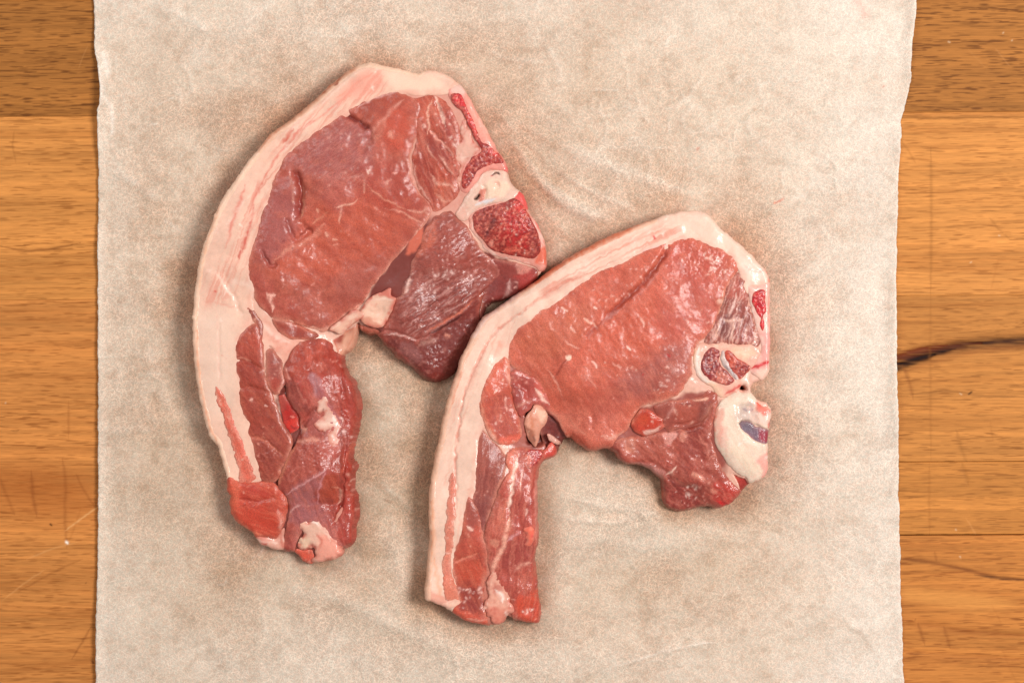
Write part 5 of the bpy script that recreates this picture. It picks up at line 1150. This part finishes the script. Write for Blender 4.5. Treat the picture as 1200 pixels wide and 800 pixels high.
cb.part("marrow", [(828, 412), (834, 407), (842, 409), (844, 416), (843, 424), (848, 432), (856, 440), (862, 446), (854, 451), (842, 450), (832, 445), (825, 438), (821, 430), (823, 420)], M_MARROW, (146, 50, 50), parent=vb, bulge=0.6, rim=0.9, w=3.5, dz=1.5, rel=(0.8, 2.4), ops=[B([(822, 420), (836, 414), (842, 430), (836, 444), (824, 436)], 5, (120, 30, 36), 0.75), B([(842, 432), (856, 442), (850, 450), (838, 446)], 5, (196, 112, 100), 0.8), SP(70, 46, (214, 120, 110), 0.9, 0.75), SP(60, 47, (76, 14, 22), 0.9, 0.8), GN(2.2, 0.6, 67)])
cb.part("marrow", [(850, 412), (854, 410), (862, 418), (872, 424), (880, 430), (878, 436), (872, 440), (867, 444), (860, 438), (853, 428), (849, 420)], M_MARROW, (172, 66, 56), parent=vb, bulge=0.6, rim=0.9, w=3.5, dz=1.5, rel=(0.8, 2.4), ops=[B([(864, 424), (878, 430), (870, 442), (862, 436)], 4, (134, 36, 38), 0.75), B([(850, 412), (860, 418), (858, 428), (850, 422)], 4, (196, 76, 60), 0.7), SP(40, 48, (226, 130, 110), 0.9, 0.7), SP(36, 49, (96, 18, 22), 0.9, 0.75), GN(2.2, 0.6, 68)])
cb.part("growth_plate", [(845, 412), (849, 410), (850, 420), (854, 428), (860, 436), (866, 443), (863, 445), (856, 439), (849, 431), (845, 422)], M_BONE, (202, 182, 178), parent=vb, bulge=0.6, rim=0.6, w=2, dz=1.4, ops=[L([(848, 426), (856, 434), (864, 443)], 1.0, (120, 96, 102), 0.85), L([(847, 414), (848, 422)], 1.4, (226, 206, 190), 0.7)])
rg = cb.part("backbone_ring", [(852, 464), (866, 459), (880, 461), (888, 472), (900, 476), (912, 478), (912, 500), (908, 560), (896, 568), (884, 572), (876, 560), (864, 554), (852, 542), (844, 530), (838, 516), (836, 500), (838, 484), (844, 472)],
             M_BONE, (238, 218, 200), bulge=2.0, rim=1.6, w=9, dz=0.8, flare=0.8, ops=[
    GB([(866, 496), (876, 493), (894, 501), (906, 507), (904, 517), (892, 519), (876, 509)], 4, 4.5),
    B([(850, 470), (866, 468), (862, 496), (866, 520), (854, 520), (846, 498)], 8, (236, 224, 206), 0.7), B([(862, 520), (886, 540), (896, 556), (876, 550), (860, 534)], 8, (240, 222, 200), 0.7), B([(866, 474), (882, 474), (886, 492), (872, 496), (864, 490)], 6, (196, 176, 168), 0.75), B([(884, 474), (902, 478), (902, 496), (888, 498), (880, 490)], 6, (230, 196, 184), 0.7), L([(886, 474), (896, 472), (900, 478)], 2.6, (228, 104, 84), 0.75, 0.4), L([(888, 478), (892, 476)], 2.0, (220, 80, 64), 0.6),
    L([(842, 476), (837, 494), (838, 514)], 1.8, (226, 120, 100), 0.6, 0.5), B([(840, 500), (850, 502), (852, 530), (844, 524)], 6, (238, 190, 176), 0.6), L([(900, 520), (900, 550), (892, 560)], 2.2, (236, 170, 158), 0.7, 0.4), L([(870, 478), (878, 480), (882, 478)], 1.8, (140, 120, 132), 0.7), L([(902, 490), (901.5, 504)], 2.0, (196, 40, 40), 0.8), L([(884, 566), (892, 564), (900, 556)], 2.0, (214, 60, 54), 0.75, 0.3), FI(60, 2, 26, (228, 200, 178), 0.4, seed=33), GB([(862, 474), (886, 476), (886, 498), (870, 500)], 6, 1.8),
    B([(888, 540), (904, 528), (904, 556), (896, 564)], 6, (234, 160, 150), 0.75), B([(886, 474), (902, 480), (900, 486), (888, 482)], 4, (226, 96, 78), 0.8), B([(838, 484), (846, 478), (844, 524), (838, 512)], 5, (232, 160, 144), 0.6),
    L([(866, 500), (872, 512), (890, 524)], 2.0, (246, 232, 214), 0.7, 0.3), SP(24, 50, (255, 246, 238), 1.0, 0.8), SP(14, 51, (230, 150, 130), 1.6, 0.4)])
cb.part("spinal_canal", [(866, 496), (870, 493), (876, 493), (884, 498), (894, 501), (902, 503), (908, 507), (908, 520), (899, 521), (892, 522), (884, 517), (876, 512), (868, 505)], M_LEAN, (112, 84, 100), parent=rg, bulge=0.3, rim=0.8, w=3, dz=0.2, ops=[L([(866, 494), (884, 498)], 1, (60, 44, 60), 0.6), B([(888, 502), (902, 505), (902, 516), (892, 518)], 4, (150, 34, 52), 0.85), B([(866, 495), (878, 494), (882, 506), (872, 504)], 4, (104, 90, 104), 0.7), SP(8, 52, (240, 220, 226), 0.9, 0.8)])

# ---- tenderloin
cb.part("tenderloin_muscle", [(722, 518), (738, 512), (752, 511), (768, 509), (780, 506), (798, 503), (808, 500), (820, 496), (828, 488), (834, 474), (841, 466), (842, 476), (836, 490), (834, 508), (838, 526), (845, 546), (855, 561), (864, 570), (872, 576), (872, 596), (850, 604), (836, 604), (820, 606), (800, 610), (784, 606), (772, 588), (770, 566), (756, 558), (738, 554), (720, 540), (712, 528)],
        M_LEAN, (156, 68, 56), bulge=2.2, rim=1.6, w=10, rel=(0.6, 5), ops=[
    B([(726, 520), (780, 512), (800, 520), (780, 540), (740, 538)], 12, (166, 78, 62), 0.7), B([(800, 506), (836, 496), (838, 520), (820, 540), (800, 530)], 12, (142, 58, 50), 0.7), B([(780, 570), (820, 570), (826, 596), (790, 600)], 12, (132, 46, 40), 0.75), B([(840, 560), (868, 574), (862, 592), (840, 594)], 8, (178, 52, 42), 0.8), B([(842, 588), (858, 590), (848, 598)], 4, (200, 30, 34), 0.8), B([(740, 542), (776, 548), (782, 560), (768, 556)], 5, (180, 120, 112), 0.7), B([(736, 514), (742, 514), (744, 530), (734, 530)], 5, (204, 130, 108), 0.7),
    FI(40, 2, 16, (196, 112, 96), 0.35, seed=34), FI(48, 1.8, 16, (110, 38, 34), 0.4, seed=35), NO(5, (188, 100, 84), 0.35, 36, 0.3),
    L([(795, 546), (788, 554), (782, 558)], 1.5, (228, 180, 164), 0.9, 0.2), B([(812, 554), (822, 558), (830, 564), (824, 564), (814, 560)], 3, (214, 140, 122), 0.8), L([(834, 574), (842, 580)], 3, (206, 126, 108), 0.6, 0.4), L([(782, 560), (792, 568), (808, 574)], 1.6, (100, 30, 28), 0.6, 0.3), L([(800, 510), (812, 506), (824, 500)], 1.4, (100, 32, 28), 0.5), B([(800, 506), (806, 508), (804, 520), (798, 516)], 3, (206, 130, 112), 0.6), L([(820, 510), (828, 524), (830, 536)], 2, (200, 116, 100), 0.6, 0.6), B([(778, 508), (790, 506), (796, 510), (788, 520), (784, 524), (780, 514)], 4, (214, 146, 136), 0.85), L([(785, 521), (786, 523)], 1.3, (196, 30, 30), 0.8),
    G([(742, 540), (766, 544), (782, 556), (788, 570)], 3, 1.6), G([(782, 556), (800, 570), (820, 574)], 3, 1.4), GB([(782, 572), (818, 572), (822, 592), (790, 596)], 10, 1.8), G([(800, 504), (812, 500), (822, 494)], 2.4, 2.6), G([(840, 530), (852, 550), (868, 566)], 2, 1.6),
    SP(60, 53, (222, 150, 136), 1.0, 0.7), GN(2.2, 2.4, 95, [(786, 572), (818, 570), (822, 594), (790, 598)], 8), SP(20, 54, (240, 200, 190), 1.1, 0.8, [(790, 570), (818, 570), (820, 590), (795, 592)]), GN(3, 0.7, 69, None, 8, 45, 2), GN(9, 0.9, 70)])
cb.part("tenderloin_muscle", [(766, 476), (776, 471), (792, 468), (804, 467), (812, 468), (824, 460), (834, 456), (842, 462), (841, 470), (834, 476), (828, 488), (818, 496), (804, 501), (794, 503), (782, 506), (776, 496), (770, 484)], M_LEAN, (154, 70, 58), bulge=1.4, rim=1.4, w=6, ops=[
    B([(768, 474), (784, 470), (790, 490), (778, 494)], 6, (150, 72, 62), 0.7), B([(790, 470), (812, 470), (818, 484), (800, 494), (788, 486)], 7, (166, 76, 60), 0.7), L([(790, 470), (788, 480), (782, 490)], 2.6, (190, 122, 112), 0.75, 0.3), L([(812, 469), (822, 468), (832, 466)], 1.6, (222, 160, 138), 0.8, 0.4), L([(796, 472), (806, 472), (814, 476)], 1.4, (110, 34, 28), 0.6), B([(820, 474), (836, 470), (832, 490), (820, 492)], 6, (120, 54, 46), 0.7), G([(812, 466), (826, 462), (838, 458)], 2, 1.4), G([(790, 498), (802, 497), (816, 490)], 2, 1.6), SP(30, 55, (230, 170, 154), 1.1, 0.7), SP(16, 56, (196, 104, 86), 1.6, 0.6), GN(3, 0.7, 71)])
cb.part("lean_knob", [(742, 492), (746, 485), (752, 480), (760, 479), (767, 483), (772, 488), (778, 492), (777, 496), (780, 500), (774, 505), (764, 510), (754, 511), (746, 507), (741, 500)], M_LEAN, (178, 56, 38), bulge=2.4, rim=1.6, w=7, dz=2.5, ops=[B([(746, 496), (752, 486), (762, 484), (756, 500)], 7, (196, 74, 48), 0.6), L([(742, 498), (744, 488), (752, 481)], 1.6, (214, 112, 84), 0.8), L([(768, 484), (774, 490), (778, 492)], 1.4, (232, 172, 158), 0.8), B([(754, 506), (766, 504), (776, 501), (770, 507), (758, 509)], 3, (222, 176, 164), 0.85), SP(8, 57, (244, 200, 184), 0.9, 0.7)])
cb.part("side_lean", [(856, 552), (866, 556), (876, 560), (884, 568), (886, 576), (872, 584), (866, 570)], M_LEAN, (160, 48, 40), bulge=0.8, rim=1.0, w=4, dz=-5)

# ---- belly end
cb.part("belly_muscle", [(590, 415), (597, 422), (601, 438), (601, 452), (603, 468), (606, 484), (610, 498), (612, 510), (606, 518), (594, 522), (584, 522), (574, 512), (566, 498), (562, 486), (561, 472), (566, 450), (576, 432), (584, 420)], M_LEAN, (184, 78, 60), bulge=2.0, rim=1.6, w=8, dz=0.4, ops=[
    B([(580, 424), (592, 420), (586, 446), (572, 466), (568, 452)], 7, (206, 90, 66), 0.7), B([(576, 470), (600, 470), (608, 500), (590, 510), (576, 496)], 10, (162, 72, 62), 0.75), L([(564, 470), (566, 486), (572, 502), (582, 516)], 2.0, (222, 140, 116), 0.7, 0.4), L([(592, 420), (596, 440), (598, 454)], 2.4, (230, 160, 144), 0.6, 0.6), L([(592, 464), (594, 482)], 1.3, (226, 160, 146), 0.7, 0.4), L([(578, 462), (584, 456)], 1.3, (236, 180, 160), 0.7), FI(70, 2, 16, (214, 116, 92), 0.35, seed=41), L([(570, 502), (580, 516), (588, 526)], 1.6, (232, 176, 160), 0.7, 0.4), B([(586, 516), (604, 510), (612, 514), (602, 524), (590, 526)], 5, (216, 90, 70), 0.75), SP(30, 58, (240, 190, 176), 1.1, 0.75), G([(598, 430), (600, 460), (606, 488)], 2, 1.4), GN(4, 0.7, 72)])
cb.part("torn_lean", [(598, 438), (604, 432), (612, 436), (622, 440), (634, 448), (637, 456), (641, 462), (646, 474), (644, 484), (634, 478), (626, 476), (616, 484), (610, 490), (603, 480), (600, 462)], M_LEAN, (166, 70, 62), bulge=2.0, rim=1.6, w=7, dz=0.6, wob=1.6, ops=[B([(626, 444), (638, 452), (642, 472), (632, 466)], 5, (196, 80, 68), 0.75), L([(627, 455), (634, 464), (643, 474)], 2.4, (232, 186, 172), 0.9, 0.3), L([(602, 436), (616, 440), (630, 448)], 1.3, (206, 112, 96), 0.6, 0.5), L([(606, 478), (614, 472), (622, 470)], 2, (190, 120, 106), 0.7, 0.4), B([(602, 450), (614, 454), (612, 476), (604, 474)], 6, (134, 54, 50), 0.6), SP(20, 59, (230, 160, 146), 1.1, 0.7), G([(604, 446), (616, 456), (620, 470)], 3, 1.8), GN(4, 1.1, 73)])
cb.part("rib_cartilage", [(620, 484), (626, 476), (632, 476), (639, 481), (642, 490), (638, 500), (634, 506), (632, 516), (628, 526), (621, 518), (617, 508), (614, 496)], M_BONE, (220, 160, 138), bulge=1.8, rim=1.6, w=6, dz=1.0, ops=[B([(628, 478), (640, 484), (638, 496), (630, 490)], 5, (238, 200, 176), 0.8), L([(622, 484), (624, 500), (626, 516)], 2.2, (206, 128, 96), 0.6, 0.4), B([(618, 500), (626, 506), (626, 522), (620, 516)], 4, (150, 86, 66), 0.75), L([(622, 488), (628, 494)], 1.6, (214, 130, 100), 0.5), L([(626, 512), (627, 518)], 1.4, (90, 40, 36), 0.6), SP(10, 60, (252, 232, 208), 1.0, 0.7), GN(4, 0.9, 74)])
cb.part("torn_lean", [(641, 510), (646, 510), (652, 514), (658, 518), (657, 522), (650, 522), (644, 518)], M_LEAN, (206, 150, 136), bulge=1.2, rim=0.8, w=3, dz=3)
cb.part("torn_lean", [(636, 530), (642, 524), (648, 520), (652, 526), (651, 534), (644, 538), (637, 542)], M_LEAN, (184, 60, 50), bulge=1.2, rim=0.8, w=3, dz=3, ops=[L([(646, 522), (650, 530)], 1.4, (226, 130, 112), 0.7)])
cb.part("belly_muscle", [(564, 503), (572, 508), (580, 518), (588, 526), (596, 536), (594, 548), (588, 562), (580, 586), (574, 606), (568, 626), (564, 632), (556, 624), (548, 604), (548, 588), (552, 578), (555, 560), (555, 530), (559, 514)], M_LEAN, (142, 66, 56), bulge=1.2, rim=1.5, w=8, dz=-1.0, ops=[
    FI(100, 1.8, 24, (120, 48, 44), 0.45, seed=42), FI(96, 1.6, 24, (182, 104, 92), 0.35, seed=43), B([(556, 514), (572, 512), (578, 540), (558, 550)], 12, (152, 70, 56), 0.6), B([(552, 590), (572, 590), (566, 626), (552, 612)], 10, (126, 56, 52), 0.6), L([(594, 540), (586, 566), (576, 600), (568, 628)], 1.4, (206, 130, 112), 0.6, 0.4), SP(16, 61, (214, 150, 136), 0.9, 0.6), GN(4, 0.5, 75, None, 8, 98, 4)])
cb.part("belly_muscle", [(548, 580), (554, 584), (560, 596), (564, 612), (567, 628), (571, 644), (573, 660), (568, 680), (567, 700), (570, 716), (572, 734), (576, 746), (556, 744), (538, 732), (528, 722), (534, 708), (532, 688), (528, 668), (530, 648), (537, 630), (541, 616), (542, 600)], M_LEAN, (172, 70, 54), bulge=2.0, rim=1.5, w=8, ops=[
    B([(544, 586), (554, 588), (562, 610), (546, 616)], 8, (146, 66, 56), 0.8), B([(536, 660), (564, 660), (566, 680), (536, 684)], 12, (184, 68, 44), 0.6), B([(540, 690), (566, 690), (566, 716), (544, 714)], 10, (128, 42, 38), 0.8), B([(530, 712), (560, 722), (574, 734), (550, 736), (530, 724)], 7, (196, 74, 54), 0.75), L([(531, 662), (545, 654), (562, 648)], 1.2, (216, 130, 108), 0.7, 0.4), L([(547, 617), (555, 622)], 1.6, (236, 184, 168), 0.85), L([(560, 644), (566, 668)], 1.1, (130, 46, 40), 0.5, 0.4), L([(530, 660), (534, 690), (540, 708)], 1.6, (226, 160, 142), 0.5, 0.5), FI(60, 2.2, 20, (196, 100, 76), 0.35, seed=44), L([(546, 726), (560, 730), (572, 728)], 1.8, (224, 150, 132), 0.6, 0.5),
    G([(532, 658), (548, 654), (562, 648)], 2, 0.8), SP(40, 62, (240, 190, 180), 1.0, 0.75, [(536, 690), (566, 690), (566, 724), (540, 722)]), SP(20, 63, (228, 150, 130), 0.9, 0.6), GN(3, 0.5, 76)])
rib = cb.part("rib_muscle", [(592, 543), (594, 532), (600, 526), (610, 524), (620, 528), (634, 528), (645, 526), (645, 540), (640, 560), (640, 640), (642, 680), (640, 712), (640, 744), (618, 744), (604, 734), (598, 722), (600, 708), (584, 696), (576, 682), (572, 662), (569, 644), (567, 630), (569, 620), (574, 604), (582, 580), (590, 560), (597, 553)],
              M_LEAN, (172, 74, 62), bulge=2.4, rim=1.8, w=10, dz=1.0, flare=2, ops=[
    B([(594, 532), (604, 526), (606, 548), (600, 566), (592, 548)], 6, (222, 118, 96), 0.75), B([(580, 596), (596, 590), (594, 630), (574, 626)], 10, (190, 98, 80), 0.65), B([(604, 560), (626, 560), (626, 620), (604, 622)], 14, (166, 68, 58), 0.6), B([(588, 640), (622, 632), (624, 660), (596, 672)], 12, (150, 62, 56), 0.7), B([(604, 676), (626, 664), (628, 700), (604, 706)], 12, (172, 72, 56), 0.6), B([(600, 706), (632, 696), (634, 734), (612, 732)], 8, (200, 70, 46), 0.8),
    FI(100, 2, 26, (134, 46, 40), 0.4, seed=45), FI(96, 1.8, 22, (206, 120, 100), 0.35, seed=46),
    L([(608, 532), (605, 544), (601, 556), (600, 572), (597, 590), (598, 600)], 2.0, (236, 196, 180), 0.85, 0.5), L([(614, 550), (611, 566), (609, 576)], 1.2, (226, 160, 144), 0.7, 0.4), L([(618, 594), (616, 604)], 1.2, (232, 180, 166), 0.7), L([(627, 560), (628, 590), (628, 640)], 1.3, (216, 130, 120), 0.6, 0.5), L([(598, 600), (594, 620), (590, 640), (580, 660), (576, 680)], 3.0, (226, 158, 138), 0.75, 0.6), L([(594, 634), (604, 626), (610, 622)], 2.0, (206, 140, 140), 0.7, 0.5), L([(624, 660), (610, 664), (602, 672)], 2.2, (220, 150, 132), 0.65, 0.6), L([(596, 580), (590, 600), (586, 612)], 2.4, (206, 116, 94), 0.5, 0.5), B([(576, 632), (586, 634), (584, 642), (576, 640)], 3, (216, 140, 118), 0.6),
    G([(600, 556), (598, 590), (594, 626)], 2.4, 0.8), G([(628, 664), (626, 690), (630, 706)], 2, 1.6), G([(608, 600), (612, 626)], 2, 0.8), FI(-50, 1.6, 14, (140, 52, 44), 0.3, [(590, 640), (628, 630), (628, 700), (600, 706)], 10, 47), SP(50, 64, (230, 156, 140), 0.9, 0.7), SP(10, 65, (248, 216, 206), 1.1, 0.8, [(612, 716), (626, 716), (624, 726), (612, 726)]), GN(3, 0.5, 77, None, 8, 98, 3), GN(9, 0.8, 78)])
cb.part("marrow", [(618, 530), (624, 528), (634, 529), (636, 534), (632, 544), (624, 549), (615, 546), (613, 538)], M_MARROW, (162, 50, 48), parent=rib, bulge=0.6, rim=0.8, w=3, dz=3.7, ops=[B([(624, 530), (634, 530), (632, 540), (624, 544)], 4, (160, 12, 22), 0.85), B([(614, 536), (622, 534), (622, 546), (615, 545)], 4, (190, 104, 92), 0.7), L([(614, 547), (624, 550), (632, 545)], 1.8, (228, 160, 146), 0.7), SP(20, 66, (226, 110, 100), 0.9, 0.6)])
cb.part("end_fat", [(574, 674), (580, 668), (588, 676), (596, 684), (606, 682), (602, 692), (598, 702), (600, 712), (606, 716), (596, 722), (592, 732), (582, 736), (570, 722), (568, 712), (572, 700), (570, 686)], M_FAT, (230, 172, 152), bulge=1.2, rim=0.9, w=5, dz=1.8, wob=2.0, ops=[B([(578, 690), (586, 684), (590, 692), (582, 700)], 4, (186, 96, 84), 0.6), L([(580, 692), (588, 700), (590, 708)], 2.2, (252, 232, 222), 0.8, 0.4), B([(568, 714), (592, 716), (590, 732), (574, 734)], 6, (212, 120, 100), 0.7), L([(576, 684), (572, 700), (568, 716)], 2.2, (240, 196, 176), 0.7, 0.4), SP(26, 67, (250, 226, 214), 1.2, 0.8), SP(20, 68, (190, 96, 82), 1.5, 0.6), GN(3, 0.9, 79)])
cb.part("end_fat", [(524, 706), (532, 700), (542, 704), (546, 709), (536, 714), (524, 716), (512, 712)], M_FAT, (238, 196, 176), bulge=0.8, rim=0.8, w=4, dz=0.8)
cb.part("fat_fleck", [(613, 622), (618, 618), (624, 616), (628, 620), (629, 628), (626, 635), (620, 640), (614, 637), (616, 630)], M_FAT, (232, 112, 90), bulge=1.2, rim=0.6, w=3, dz=3.2, wob=1.8, ops=[L([(617, 624), (618, 624.4)], 1.3, (110, 30, 26), 0.9, 0, False), L([(624, 628), (625, 629)], 1.2, (226, 50, 70), 0.8, 0, False), SP(10, 69, (248, 170, 146), 1.0, 0.7), GN(3, 0.8, 80)])

# ---- the fat that holds the slice together, seen in the seams
cb.part("connective_fat", None, M_FAT, (226, 180, 162), inset=2.0, ops=[
    GB([(602, 486), (616, 482), (618, 516), (630, 524), (642, 516), (652, 500), (640, 484), (626, 474), (612, 478)], 6, 12),
    B([(590, 410), (640, 440), (670, 520), (640, 545), (600, 530), (580, 450)], 8, (158, 72, 62), 0.85),
    B([(604, 486), (616, 484), (620, 522), (640, 520), (652, 500), (640, 484)], 6, (96, 38, 34), 0.9),  # dark red paints the shade in the holes beside the cartilage
    B([(720, 490), (840, 460), (850, 560), (880, 600), (780, 610), (720, 550)], 8, (146, 62, 54), 0.9),
    B([(540, 580), (640, 540), (640, 740), (520, 730), (525, 640)], 8, (184, 100, 84), 0.8),
    B([(826, 330), (880, 330), (890, 400), (830, 410)], 8, (206, 146, 132), 0.7)])
